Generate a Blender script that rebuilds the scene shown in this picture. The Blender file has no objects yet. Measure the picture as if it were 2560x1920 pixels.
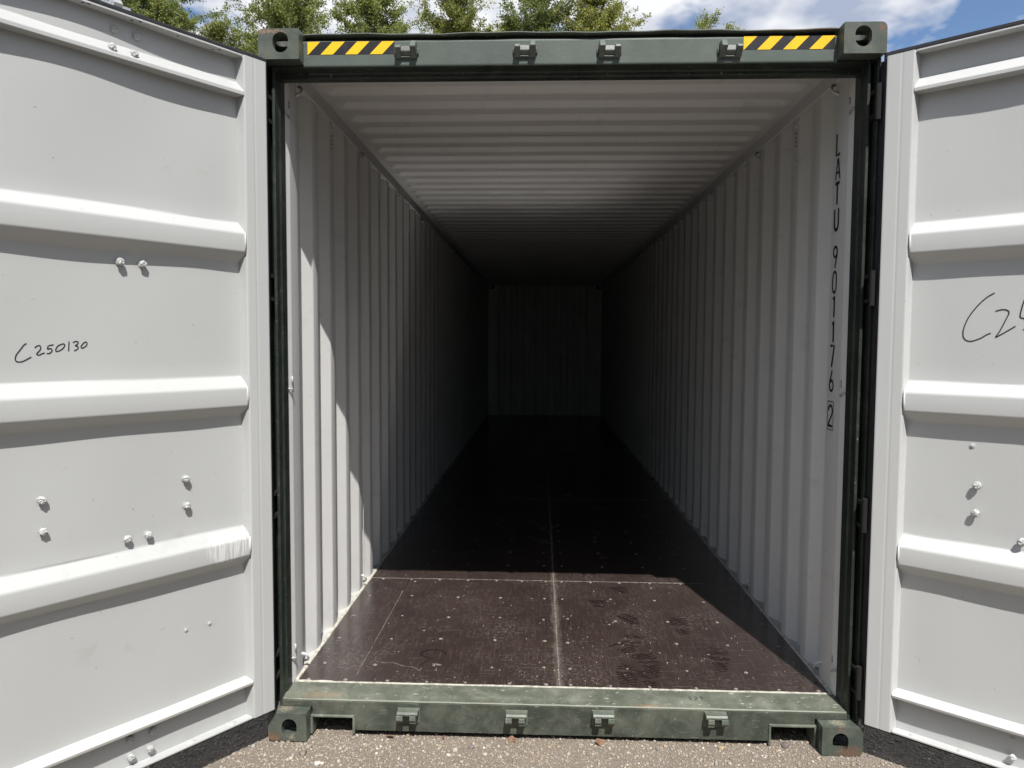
import bpy, bmesh, math, random
import numpy as np
from mathutils import Vector, Matrix

random.seed(7)
rng = np.random.default_rng(7)
sc = bpy.context.scene
COL = sc.collection
R = math.radians

# ------------------------------------------------------------------ camera
cam_d = bpy.data.cameras.new("camera")
cam = bpy.data.objects.new("camera", cam_d)
COL.objects.link(cam)
cam_d.sensor_width = 36.0
cam_d.lens = 36.0 * 1787.29 / 2560.0
cam_d.clip_start = 0.05
cam_d.clip_end = 3000.0
_y, _p, _r = 0.0386004, -0.0574352, -0.0053955
_M = Matrix.Rotation(_y, 3, 'Z') @ Matrix.Rotation(_p, 3, 'X') @ Matrix.Rotation(_r, 3, 'Y')
right, fwd, up = _M.col[0], _M.col[1], _M.col[2]
_C = Matrix((right, up, -fwd)).transposed().to_4x4()
_C.translation = Vector((-0.09787, -2.85429, 1.66362))
cam.matrix_world = _C
sc.camera = cam

# ------------------------------------------------------------------ sun and sky
SUN_DIR = Vector((-0.155, 0.647, -1.0)).normalized()
sun_d = bpy.data.lights.new("sun", 'SUN')
sun_d.energy = 4.8
sun_d.angle = R(0.53)
sun_d.color = (1.0, 0.965, 0.915)
sun = bpy.data.objects.new("sun", sun_d)
COL.objects.link(sun)
sun.rotation_euler = SUN_DIR.to_track_quat('-Z', 'Y').to_euler()
sun.location = (3, -10, 15)

world = bpy.data.worlds.new("World")
sc.world = world
world.use_nodes = True
wt = world.node_tree
wt.nodes.clear()
wn = wt.nodes.new


def wl(a, b):
    wt.links.new(a, b)


w_out = wn('ShaderNodeOutputWorld')
w_sky = wn('ShaderNodeTexSky')
w_sky.sky_type = 'NISHITA'
w_sky.sun_disc = False
w_sky.sun_elevation = math.asin(-SUN_DIR.z)
w_sky.sun_rotation = math.atan2(-SUN_DIR.x, -SUN_DIR.y)
w_sky.air_density = 0.9
w_sky.dust_density = 0.15
w_sky.ozone_density = 3.5
w_bg = wn('ShaderNodeBackground')
w_bg.inputs['Strength'].default_value = 0.115
wl(w_sky.outputs[0], w_bg.inputs['Color'])
w_tc = wn('ShaderNodeTexCoord')
w_sep = wn('ShaderNodeSeparateXYZ')
wl(w_tc.outputs['Generated'], w_sep.inputs[0])
w_mx = wn('ShaderNodeMath'); w_mx.operation = 'MAXIMUM'
wl(w_sep.outputs['Z'], w_mx.inputs[0]); w_mx.inputs[1].default_value = 0.0
w_ad = wn('ShaderNodeMath'); w_ad.operation = 'ADD'
wl(w_mx.outputs[0], w_ad.inputs[0]); w_ad.inputs[1].default_value = 0.22
w_dv = wn('ShaderNodeVectorMath'); w_dv.operation = 'SCALE'
w_inv = wn('ShaderNodeMath'); w_inv.operation = 'DIVIDE'; w_inv.inputs[0].default_value = 1.0
wl(w_ad.outputs[0], w_inv.inputs[1])
wl(w_tc.outputs['Generated'], w_dv.inputs[0]); wl(w_inv.outputs[0], w_dv.inputs['Scale'])
w_map = wn('ShaderNodeMapping')
w_map.inputs['Location'].default_value = (3.4, 8.2, 0.0)
wl(w_dv.outputs[0], w_map.inputs[0])
w_n1 = wn('ShaderNodeTexNoise'); w_n1.inputs['Scale'].default_value = 2.3
w_n1.inputs['Detail'].default_value = 5.0; w_n1.inputs['Roughness'].default_value = 0.58
w_n1.inputs['Distortion'].default_value = 0.1
wl(w_map.outputs[0], w_n1.inputs['Vector'])
w_r1 = wn('ShaderNodeValToRGB')
w_r1.color_ramp.elements[0].position = 0.39; w_r1.color_ramp.elements[1].position = 0.47
w_r1.color_ramp.elements[0].color = (0, 0, 0, 1); w_r1.color_ramp.elements[1].color = (1, 1, 1, 1)
wl(w_n1.outputs['Fac'], w_r1.inputs[0])
w_n2 = wn('ShaderNodeTexNoise'); w_n2.inputs['Scale'].default_value = 3.3
w_n2.inputs['Detail'].default_value = 4.0; w_n2.inputs['Roughness'].default_value = 0.55
wl(w_map.outputs[0], w_n2.inputs['Vector'])
w_r2 = wn('ShaderNodeValToRGB')
e = w_r2.color_ramp.elements
e[0].position = 0.42; e[0].color = (0.40, 0.46, 0.60, 1)
e[1].position = 0.58; e[1].color = (0.93, 0.94, 0.96, 1)
wl(w_n2.outputs['Fac'], w_r2.inputs[0])
w_bc = wn('ShaderNodeBackground'); w_bc.inputs['Strength'].default_value = 0.85
wl(w_r2.outputs[0], w_bc.inputs['Color'])
w_mix = wn('ShaderNodeMixShader')
wl(w_r1.outputs[0], w_mix.inputs[0]); wl(w_bg.outputs[0], w_mix.inputs[1]); wl(w_bc.outputs[0], w_mix.inputs[2])
wl(w_mix.outputs[0], w_out.inputs[0])

sc.view_settings.view_transform = 'Standard'
sc.view_settings.look = 'None'
sc.view_settings.exposure = 0.32
sc.view_settings.gamma = 1.0
sc.view_settings.use_curve_mapping = False
sc.cycles.max_bounces = 3
sc.cycles.diffuse_bounces = 1
sc.cycles.blur_glossy = 0.0
sc.cycles.glossy_bounces = 2
sc.cycles.transmission_bounces = 2
sc.cycles.caustics_reflective = True
sc.cycles.use_denoising = True
sc.cycles.sample_clamp_indirect = 6.0

# ------------------------------------------------------------------ material helpers


class Mat:
    def __init__(self, name, rough=0.6, metallic=0.0, spec=0.5):
        self.m = bpy.data.materials.new(name)
        self.m.use_nodes = True
        self.t = self.m.node_tree
        self.b = self.t.nodes['Principled BSDF']
        self.b.inputs['Roughness'].default_value = rough
        self.b.inputs['Metallic'].default_value = metallic
        self.b.inputs['Specular IOR Level'].default_value = spec
        self.tc = self.t.nodes.new('ShaderNodeTexCoord')
        self.col = None

    def n(self, kind, **kw):
        nd = self.t.nodes.new(kind)
        for k, v in kw.items():
            setattr(nd, k, v)
        return nd

    def l(self, a, b):
        self.t.links.new(a, b)

    def coords(self, scale=(1, 1, 1), loc=(0, 0, 0), which='Object'):
        mp = self.n('ShaderNodeMapping')
        mp.inputs['Scale'].default_value = scale
        mp.inputs['Location'].default_value = loc
        self.l(self.tc.outputs[which], mp.inputs[0])
        return mp.outputs[0]

    def noise(self, scale, detail=4, rough=0.55, vec=None, dist=0.0):
        nz = self.n('ShaderNodeTexNoise')
        nz.inputs['Scale'].default_value = scale
        nz.inputs['Detail'].default_value = detail
        nz.inputs['Roughness'].default_value = rough
        nz.inputs['Distortion'].default_value = dist
        self.l(vec if vec is not None else self.tc.outputs['Object'], nz.inputs['Vector'])
        return nz.outputs['Fac']

    def ramp(self, fac, p0, p1, c0=(0, 0, 0), c1=(1, 1, 1)):
        r = self.n('ShaderNodeValToRGB')
        r.color_ramp.elements[0].position = p0
        r.color_ramp.elements[1].position = p1
        r.color_ramp.elements[0].color = (*c0, 1)
        r.color_ramp.elements[1].color = (*c1, 1)
        self.l(fac, r.inputs[0])
        return r.outputs[0]

    def math(self, op, a, b=None):
        m = self.n('ShaderNodeMath', operation=op)
        for i, v in enumerate((a, b)):
            if v is None:
                continue
            if isinstance(v, (int, float)):
                m.inputs[i].default_value = v
            else:
                self.l(v, m.inputs[i])
        return m.outputs[0]

    def mix(self, fac, a, b):
        m = self.n('ShaderNodeMix', data_type='RGBA')
        if isinstance(fac, (int, float)):
            m.inputs[0].default_value = fac
        else:
            self.l(fac, m.inputs[0])
        for idx, v in ((6, a), (7, b)):
            if isinstance(v, tuple):
                m.inputs[idx].default_value = (*v, 1)
            else:
                self.l(v, m.inputs[idx])
        return m.outputs[2]

    def base(self, c):
        if isinstance(c, tuple):
            self.b.inputs['Base Color'].default_value = (*c, 1)
        else:
            self.l(c, self.b.inputs['Base Color'])
        return self

    def rough(self, v):
        self.l(v, self.b.inputs['Roughness'])
        return self

    def bump(self, h, strength=0.3, dist=0.002):
        bp = self.n('ShaderNodeBump')
        bp.inputs['Strength'].default_value = strength
        bp.inputs['Distance'].default_value = dist
        self.l(h, bp.inputs['Height'])
        self.l(bp.outputs[0], self.b.inputs['Normal'])
        return self

    def spot(self, centre, radii):
        """soft 0..1 mask around a point, in object space"""
        s = self.n('ShaderNodeVectorMath', operation='SUBTRACT')
        self.l(self.tc.outputs['Object'], s.inputs[0]); s.inputs[1].default_value = centre
        d = self.n('ShaderNodeVectorMath', operation='DIVIDE')
        self.l(s.outputs[0], d.inputs[0]); d.inputs[1].default_value = radii
        ln = self.n('ShaderNodeVectorMath', operation='LENGTH')
        self.l(d.outputs[0], ln.inputs[0])
        return self.math('SUBTRACT', 1.0, ln.outputs['Value'])


def white_paint(name, base=(0.495, 0.505, 0.50), dirt=0.5, seed=0.0, patches=(), bump=0.22):
    M = Mat(name, 0.42, 0, 0.45)
    v = M.coords(loc=(seed, seed * 1.7, seed * 0.6))
    big = M.noise(1.6, 5, 0.6, v)
    c = M.mix(M.ramp(big, 0.3, 0.75), tuple(x * 0.95 for x in base), base)
    sm = M.ramp(M.noise(7.0, 6, 0.62, v, 0.6), 0.62, 0.74)
    reg = M.ramp(M.noise(1.3, 3, 0.5, v), 0.50, 0.62)
    smf = M.math('MULTIPLY', M.math('MULTIPLY', sm, reg), dirt)
    c = M.mix(smf, c, (0.42, 0.42, 0.40))
    speck = M.ramp(M.noise(95.0, 2, 0.5, v), 0.77, 0.80)
    c = M.mix(M.math('MULTIPLY', speck, 0.35 * dirt), c, (0.3, 0.3, 0.28))
    # faint grey rub marks, long and roughly level
    rub = M.ramp(M.noise(1.0, 4, 0.65, M.coords((3.5, 3.5, 16), (seed * 2, 1, seed))), 0.64, 0.78)
    c = M.mix(M.math('MULTIPLY', rub, 0.22 * dirt), c, (0.34, 0.34, 0.32))
    # tiny rust pin-pricks
    pin = M.ramp(M.noise(60.0, 1, 0.4, M.coords(loc=(seed + 3, 0, 1))), 0.80, 0.815)
    c = M.mix(M.math('MULTIPLY', pin, 0.5), c, (0.28, 0.22, 0.16))
    for cen, rad in patches:
        sp = M.ramp(M.spot(cen, rad), 0.0, 0.25)
        streak = M.ramp(M.noise(1.0, 3, 0.6, M.coords((120, 120, 9))), 0.42, 0.55)
        c = M.mix(M.math('MULTIPLY', M.math('MULTIPLY', sp, streak), 0.75), c, (0.74, 0.75, 0.74))
    M.base(c)
    M.rough(M.ramp(M.noise(5.0, 4, 0.6, v), 0.2, 0.8, (0.36,) * 3, (0.52,) * 3))
    runs = M.noise(1.0, 4, 0.6, M.coords((26, 26, 5), (seed, 0, seed)))
    h = M.math('ADD', M.math('MULTIPLY', M.noise(160.0, 2, 0.5, v), 0.25), runs)
    M.bump(h, bump, 0.0016)
    return M


def green_paint(name, base, dust=0.3, rustspots=(), chips=1.0, rough=0.42, dustcol=(0.30, 0.31, 0.25)):
    M = Mat(name, rough, 0, 0.5)
    v = M.coords()
    c = M.mix(M.ramp(M.noise(3.0, 5, 0.6, v), 0.3, 0.7), tuple(x * 0.86 for x in base), tuple(x * 1.1 for x in base))
    d = M.math('MULTIPLY', M.ramp(M.noise(9.0, 6, 0.65, v, 0.4), 0.42, 0.75), dust)
    c = M.mix(d, c, dustcol)
    fine = M.math('MULTIPLY', M.ramp(M.noise(70.0, 3, 0.6, v), 0.60, 0.72), 0.35 * chips)
    c = M.mix(fine, c, dustcol)
    chip = M.ramp(M.noise(85.0, 2, 0.5, M.coords((1, 1, 0.6))), 0.715, 0.74)
    c = M.mix(M.math('MULTIPLY', chip, 0.8 * chips), c, (0.50, 0.50, 0.44))
    # scratches: stretched noise along two slanted directions
    for k, (sx, sz) in enumerate(((1, 1), (1, -1))):
        mp = M.n('ShaderNodeMapping')
        mp.inputs['Rotation'].default_value = (0, R(35 * sz), 0)
        mp.inputs['Scale'].default_value = (26, 60, 330)
        mp.inputs['Location'].default_value = (k * 3.1, 0, k * 7.7)
        M.l(M.tc.outputs['Object'], mp.inputs[0])
        s = M.ramp(M.noise(1.0, 1, 0.4, mp.outputs[0]), 0.74, 0.76)
        c = M.mix(M.math('MULTIPLY', s, 0.55 * chips), c, (0.45, 0.46, 0.40))
    for cen, rad, colr in rustspots:
        sp = M.spot(cen, rad)
        nz = M.math('ADD', M.math('MULTIPLY', M.math('MAXIMUM', sp, 0.0), 0.30), M.math('SUBTRACT', M.noise(110.0, 4, 0.75, v), 0.42))
        f = M.ramp(nz, 0.20, 0.30)
        inside = M.ramp(sp, 0.0, 0.25)
        c = M.mix(M.math('MULTIPLY', M.math('MULTIPLY', f, inside), 0.6), c, colr)
    M.base(c)
    M.rough(M.ramp(M.noise(6.0, 4, 0.6, v), 0.25, 0.8, (rough - 0.08,) * 3, (rough + 0.16,) * 3))
    M.bump(M.math('ADD', M.noise(140.0, 3, 0.55, v), M.math('MULTIPLY', M.noise(12.0, 3, 0.5, v), 1.5)), 0.25, 0.0015)
    return M


RUST = (0.20, 0.095, 0.055)
M_white = white_paint('white_enamel', dirt=0.35, seed=2.0).m
M_white_doorL = white_paint('white_enamel_left_door', dirt=1.0, seed=5.3, patches=[((0.19, 0.0, 0.87), (0.10, 0.06, 0.075))]).m
M_white_doorR = white_paint('white_enamel_right_door', base=(0.545, 0.555, 0.55), dirt=0.4, seed=9.1, bump=0.40).m  # base lighter than the left door's, to offset weaker light on this side
def plain_white(name, base):
    M = Mat(name, 0.5, 0, 0.4)
    M.base(M.mix(M.ramp(M.noise(2.2, 3, 0.6), 0.3, 0.7), tuple(x * 0.93 for x in base), base))
    rub = M.ramp(M.noise(1.0, 4, 0.7, M.coords((8, 2.2, 9))), 0.60, 0.74)
    c0 = M.b.inputs['Base Color'].links[0].from_socket
    M.base(M.mix(M.math('MULTIPLY', rub, 0.22), c0, (0.33, 0.32, 0.30)))
    M.bump(M.noise(90.0, 2, 0.5), 0.12, 0.001)
    return M


M_inner = plain_white('interior_white', (0.82, 0.82, 0.805)).m
M_dirtywhite = white_paint('scuffed_white', base=(0.54, 0.54, 0.52), dirt=1.0, seed=31.0).m
M_green = green_paint('green_paint', (0.062, 0.083, 0.062), 0.25, chips=0.6).m
M_greendark = green_paint('shaded_green_paint', (0.017, 0.025, 0.020), 0.10, chips=0.45).m  # dark copy of the green; shade on posts and header underside is in the colour
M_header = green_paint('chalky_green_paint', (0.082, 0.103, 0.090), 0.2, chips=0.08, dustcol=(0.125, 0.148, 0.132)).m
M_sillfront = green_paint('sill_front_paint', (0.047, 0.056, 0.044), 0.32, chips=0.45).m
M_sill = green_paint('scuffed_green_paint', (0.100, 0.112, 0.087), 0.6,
                     rustspots=[((0.36, 0.065, 0.150), (0.11, 0.03, 0.011), (0.40, 0.20, 0.11)),
                                ((-0.30, 0.063, 0.148), (0.05, 0.03, 0.008), (0.35, 0.14, 0.06)),
                                ((0.13, 0.063, 0.146), (0.03, 0.03, 0.007), (0.40, 0.22, 0.14)),
                                ((-1.02, 0.09, 0.155), (0.16, 0.05, 0.012), (0.25, 0.19, 0.12))], chips=1.15).m
M_cast = green_paint('casting_green_paint', (0.066, 0.080, 0.067), 0.25, chips=0.5,
                     rustspots=[((-1.2, 0.0, 2.885), (0.14, 0.08, 0.016), (0.33, 0.20, 0.13)),
                                ((1.20, 0.0, 2.875), (0.03, 0.05, 0.026), RUST),
                                ((1.17, 0.0, 0.015), (0.10, 0.05, 0.045), RUST),
                                ((1.13, 0.0, 0.11), (0.02, 0.05, 0.02), RUST),
                                ((-1.20, 0.0, 0.012), (0.07, 0.05, 0.045), (0.25, 0.13, 0.07)),
                                ((-1.12, 0.0, 0.02), (0.025, 0.05, 0.03), (0.36, 0.27, 0.2)),
                                ((-1.16, 0.04, 0.118), (0.06, 0.05, 0.02), (0.33, 0.27, 0.21)),
                                ((1.13, 0.04, 0.118), (0.06, 0.05, 0.02), (0.35, 0.33, 0.25))]).m
M_keeper = green_paint('keeper_green_paint', (0.115, 0.134, 0.12), 0.3, chips=0.5).m
M_lug = green_paint('sill_lug_paint', (0.105, 0.125, 0.10), 0.5, chips=0.8).m

_m = Mat('black_rubber', 0.55, 0, 0.4)
_m.base(_m.mix(_m.ramp(_m.noise(20, 4), 0.3, 0.8), (0.008, 0.008, 0.011), (0.03, 0.03, 0.036)))
_m.bump(_m.noise(120, 2), 0.2, 0.001)
M_rubber = _m.m
_m = Mat('sealant', 0.6)
_m.base(_m.mix(_m.ramp(_m.noise(30, 5, 0.65), 0.45, 0.7), (0.62, 0.61, 0.53), (0.30, 0.27, 0.22)))
_m.bump(_m.noise(60, 3), 0.6, 0.003)
M_seal = _m.m
_m = Mat('galvanised_steel', 0.38, 0.85)
_m.base(_m.mix(_m.ramp(_m.noise(14, 4), 0.3, 0.7), (0.55, 0.56, 0.57), (0.75, 0.76, 0.77)))
M_galv = _m.m
_m = Mat('black_ink', 0.5); _m.base((0.012, 0.012, 0.014)); M_ink = _m.m
_m = Mat('black_vinyl', 0.42)
_m.base(_m.mix(_m.ramp(_m.noise(30, 4, 0.6), 0.55, 0.8), (0.012, 0.012, 0.015), (0.05, 0.05, 0.052)))
M_vinylk = _m.m
_m = Mat('yellow_vinyl', 0.38)
_m.base(_m.mix(_m.ramp(_m.noise(25, 4, 0.6), 0.5, 0.85), (0.93, 0.56, 0.012), (0.80, 0.48, 0.03)))
M_yellow = _m.m
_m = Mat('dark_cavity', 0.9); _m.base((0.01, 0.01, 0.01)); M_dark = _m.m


def floor_material():
    M = Mat('brown_phenolic_plywood', 0.25, 0, 1.0)
    v = M.coords()
    base = M.mix(M.ramp(M.noise(2.2, 5, 0.6, v), 0.3, 0.7), (0.031, 0.0212, 0.0192), (0.046, 0.0325, 0.0295))
    # fine lengthwise grain
    gr = M.noise(1.0, 3, 0.6, M.coords((210, 7, 1)))
    base = M.mix(M.math('MULTIPLY', M.ramp(gr, 0.54, 0.68), 0.55), base, (0.115, 0.085, 0.072))
    # dust film in patches
    dustp = M.ramp(M.noise(3.2, 6, 0.65, v, 0.5), 0.45, 0.72)
    dustf = M.ramp(M.noise(55.0, 4, 0.7, v), 0.48, 0.66)
    base = M.mix(M.math('MULTIPLY', M.math('MULTIPLY', dustp, dustf), 0.9), base, (0.165, 0.14, 0.12))
    # dusty line along the centre joint
    sep = M.n('ShaderNodeSeparateXYZ'); M.l(M.tc.outputs['Object'], sep.inputs[0])
    ax = M.math('ABSOLUTE', sep.outputs['X'])
    wob = M.math('ADD', ax, M.math('MULTIPLY', M.math('SUBTRACT', M.noise(16, 4, 0.6, v), 0.5), 0.05))
    cl = M.ramp(wob, 0.001, 0.027, (1, 1, 1), (0, 0, 0))
    base = M.mix(M.math('MULTIPLY', M.math('MULTIPLY', cl, M.ramp(M.noise(1.0, 4, 0.7, M.coords((60, 6, 1))), 0.3, 0.62)), 0.8), base, (0.21, 0.185, 0.16))
    # grit specks and long pale scratches
    sp = M.ramp(M.noise(75.0, 2, 0.5, v), 0.735, 0.76)
    base = M.mix(M.math('MULTIPLY', sp, 0.45), base, (0.36, 0.33, 0.27))
    sp2 = M.ramp(M.noise(28.0, 2, 0.5, M.coords(loc=(4, 4, 0))), 0.765, 0.785)
    base = M.mix(M.math('MULTIPLY', sp2, 0.4), base, (0.34, 0.32, 0.28))
    for k, ang in enumerate((28, -62)):
        mp = M.n('ShaderNodeMapping')
        mp.inputs['Rotation'].default_value = (0, 0, R(ang))
        mp.inputs['Scale'].default_value = (4.5, 160, 1)
        mp.inputs['Location'].default_value = (k * 5.3, k * 2.7, 0)
        M.l(M.tc.outputs['Object'], mp.inputs[0])
        s = M.ramp(M.noise(1.0, 1, 0.4, mp.outputs[0]), 0.735, 0.755)
        base = M.mix(M.math('MULTIPLY', s, 0.28), base, (0.22, 0.19, 0.165))
    M.base(base)
    M.rough(M.ramp(M.noise(4.0, 5, 0.6, v), 0.3, 0.75, (0.18,) * 3, (0.30,) * 3))
    M.bump(M.math('ADD', M.math('MULTIPLY', gr, 1.0), M.noise(90, 3, 0.6, v)), 0.10, 0.001)
    return M.m


M_floor = floor_material()
_m = Mat('damp_shoe_mark', 0.35, 0, 0.4)
_m.base(_m.mix(_m.ramp(_m.noise(60, 4, 0.7), 0.4, 0.65), (0.017, 0.0108, 0.0096), (0.034, 0.0225, 0.020)))
M_shoe = _m.m
_m = Mat('chalky_scuff', 0.8)
_m.base(_m.mix(_m.ramp(_m.noise(50, 4, 0.7), 0.4, 0.65), (0.10, 0.085, 0.075), (0.32, 0.29, 0.25)))
M_scuff = _m.m
_m = Mat('screw_steel', 0.55, 0.2)
_m.base(_m.mix(_m.ramp(_m.noise(160, 3, 0.7), 0.42, 0.6), (0.12, 0.10, 0.09), (0.48, 0.45, 0.40)))
M_screw = _m.m

# ------------------------------------------------------------------ mesh helpers


class MB:
    def __init__(self):
        self.v = []; self.f = []; self.mi = []

    def add(self, vs, fs, mi=0):
        o = len(self.v)
        self.v += [tuple(p) for p in vs]
        self.f += [tuple(i + o for i in f) for f in fs]
        self.mi += [mi] * len(fs)
        return self

    def box(self, x0, x1, y0, y1, z0, z1, mi=0):
        vs = [(x, y, z) for z in (z0, z1) for y in (y0, y1) for x in (x0, x1)]
        fs = [(0, 2, 3, 1), (4, 5, 7, 6), (0, 1, 5, 4), (2, 6, 7, 3), (0, 4, 6, 2), (1, 3, 7, 5)]
        return self.add(vs, fs, mi)

    def prism(self, poly, a0, a1, axis='x', mi=0, cap=True):
        """closed 2D outline swept along an axis. axis x: (y,z); y: (x,z); z: (x,y)"""
        def P(t, p):
            return {'x': (t, p[0], p[1]), 'y': (p[0], t, p[1]), 'z': (p[0], p[1], t)}[axis]
        n = len(poly)
        vs = [P(a0, p) for p in poly] + [P(a1, p) for p in poly]
        fs = [(i, (i + 1) % n, n + (i + 1) % n, n + i) for i in range(n)]
        if cap:
            fs += [tuple(range(n - 1, -1, -1)), tuple(range(n, 2 * n))]
        return self.add(vs, fs, mi)

    def sheet(self, line, a0, a1, axis='z', segs=1, mi=0, off=None):
        """open 2D polyline swept along an axis"""
        def P(t, p):
            return {'x': (t, p[0], p[1]), 'y': (p[0], t, p[1]), 'z': (p[0], p[1], t)}[axis]
        n = len(line)
        vs = []
        for s in range(segs + 1):
            t = a0 + (a1 - a0) * s / segs
            vs += [P(t, p) for p in line]
        fs = [(s * n + i, s * n + i + 1, (s + 1) * n + i + 1, (s + 1) * n + i) for s in range(segs) for i in range(n - 1)]
        return self.add(vs, fs, mi)

    def tube(self, path, rad, k=8, mi=0, cap=True):
        path = [Vector(p) for p in path]
        if not hasattr(rad, '__len__'):
            rad = [rad] * len(path)
        t0 = (path[1] - path[0]).normalized()
        ref = Vector((0, 0, 1)) if abs(t0.z) < 0.9 else Vector((1, 0, 0))
        vs = []
        for i, p in enumerate(path):
            a = path[max(i - 1, 0)]; b = path[min(i + 1, len(path) - 1)]
            t = (b - a).normalized()
            u = t.cross(ref)
            if u.length < 1e-4:
                u = t.cross(Vector((0, 1, 0)))
            u.normalize(); w = t.cross(u).normalized(); ref = w.cross(t) if False else ref
            for j in range(k):
                an = 2 * math.pi * j / k
                vs.append(p + (u * math.cos(an) + w * math.sin(an)) * rad[i])
        fs = [(i * k + j, i * k + (j + 1) % k, (i + 1) * k + (j + 1) % k, (i + 1) * k + j)
              for i in range(len(path) - 1) for j in range(k)]
        if cap:
            fs += [tuple(range(k - 1, -1, -1)), tuple(range((len(path) - 1) * k, len(path) * k))]
        return self.add(vs, fs, mi)

    def ribbon(self, pts, width, f, mi=0):
        """flat stroke: 2D points, mapped to 3D by f"""
        pts = [Vector(p) for p in pts]
        L = []; Rr = []
        for i, p in enumerate(pts):
            a = pts[max(i - 1, 0)]; b = pts[min(i + 1, len(pts) - 1)]
            t = (b - a).normalized(); nn = Vector((-t.y, t.x))
            w = width[i] if hasattr(width, '__len__') else width
            L.append(p + nn * w / 2); Rr.append(p - nn * w / 2)
        n = len(pts)
        return self.add([f(q) for q in L + Rr], [(i, i + 1, n + i + 1, n + i) for i in range(n - 1)], mi)


def mk(name, mb, mat, parent=None, smooth=False, bevel=0.0, segs=2, recalc=True, loc=None):
    me = bpy.data.meshes.new(name)
    me.from_pydata(mb.v, [], mb.f)
    for m in (mat if isinstance(mat, (list, tuple)) else [mat]):
        me.materials.append(m)
    if any(mb.mi):
        me.polygons.foreach_set('material_index', mb.mi)
    if recalc:
        bm = bmesh.new(); bm.from_mesh(me)
        bmesh.ops.recalc_face_normals(bm, faces=bm.faces)
        bm.to_mesh(me); bm.free()
    if smooth:
        me.polygons.foreach_set('use_smooth', [True] * len(me.polygons))
    me.update()
    o = bpy.data.objects.new(name, me)
    COL.objects.link(o)
    if parent:
        o.parent = parent
    if loc:
        o.location = loc
    if bevel:
        b = o.modifiers.new('bevel', 'BEVEL')
        b.width = bevel; b.segments = segs; b.limit_method = 'ANGLE'; b.angle_limit = R(40)
        b.harden_normals = False
    return o


def inst(name, me, parent, loc=(0, 0, 0), rot=(0, 0, 0), scale=(1, 1, 1)):
    o = bpy.data.objects.new(name, me)
    COL.objects.link(o)
    o.parent = parent
    o.location = loc; o.rotation_euler = rot; o.scale = scale
    return o


def tag(o, label, cat, group=None):
    o['label'] = label; o['category'] = cat
    if group:
        o['group'] = group
    return o


def rounded(pts, r, seg=3, closed=False):
    """round the corners of a 2D polyline"""
    out = []
    n = len(pts)
    for i, p in enumerate(pts):
        if not closed and i in (0, n - 1):
            out.append(tuple(p)); continue
        a = Vector(pts[i - 1]); c = Vector(pts[(i + 1) % n]); b = Vector(p)
        d1 = (a - b); d2 = (c - b)
        rr = min(r, d1.length * 0.45, d2.length * 0.45)
        d1.normalize(); d2.normalize()
        s = b + d1 * rr; t = b + d2 * rr
        for k in range(seg + 1):
            u = k / seg
            q = (1 - u) ** 2 * s + 2 * u * (1 - u) * b + u * u * t
            out.append((q.x, q.y))
    return out


# ================================================================== ground
GR = Mat('gravel_ground', 0.95, 0, 0.25)
_v = GR.coords()
g1 = GR.mix(GR.ramp(GR.noise(1.1, 5, 0.6, _v), 0.35, 0.65), (0.265, 0.226, 0.186), (0.325, 0.280, 0.232))
g2 = GR.mix(GR.ramp(GR.noise(160, 3, 0.7, _v), 0.35, 0.7), (0.19, 0.16, 0.13), g1)
GR.base(GR.mix(GR.ramp(GR.noise(420, 2, 0.6, _v), 0.58, 0.72), g2, (0.42, 0.37, 0.31)))
GR.bump(GR.math('ADD', GR.noise(260, 3, 0.7, _v), GR.math('MULTIPLY', GR.noise(60, 3, 0.6, _v), 1.6)), 0.9, 0.006)


def ground_z(x, y):
    return -0.004 + 0.006 * math.sin(1.7 * x + 0.6) * math.sin(2.3 * y + 0.4) - 0.010 * max(0.0, min(1.0, (x - 0.1) / 1.0)) * 0.0


gm = MB()
xs = [-600, -60, -12, -4] + [-3.2 + 0.1 * i for i in range(65)] + [4, 12, 60, 600]
ys = [-600, -60, -12, -4] + [-3.0 + 0.1 * i for i in range(56)] + [6, 16, 60, 600]
gv = [(x, y, ground_z(x, y) if abs(x) < 3.4 and -3.1 < y < 2.7 else -0.004) for y in ys for x in xs]
nx = len(xs)
gf = [(j * nx + i, j * nx + i + 1, (j + 1) * nx + i + 1, (j + 1) * nx + i) for j in range(len(ys) - 1) for i in range(nx - 1)]
gm.add(gv, gf)
ground = mk('ground', gm, GR.m, smooth=True)
ground['kind'] = 'structure'

# unseen asphalt lane added behind the viewer to dim the far interior
AS = Mat('asphalt', 0.9, 0, 0.3)
AS.base(AS.mix(AS.ramp(AS.noise(120, 3, 0.7), 0.4, 0.7), (0.035, 0.035, 0.036), (0.075, 0.073, 0.070)))
AS.bump(AS.noise(150, 3, 0.7), 0.6, 0.004)
added_road = mk('added_road', MB().box(-90, 90, -12.0, -3.9, -0.06, 0.003), AS.m)
added_road['kind'] = 'structure'

# ------------------------------------------------------------------ loose gravel
SM = Mat('gravel_stones', 0.9, 0, 0.3)
at = SM.n('ShaderNodeAttribute'); at.attribute_name = 'tint'
SM.base(SM.mix(SM.math('MULTIPLY', SM.noise(300, 2), 0.35), at.outputs['Color'], (0.16, 0.14, 0.12)))


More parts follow.
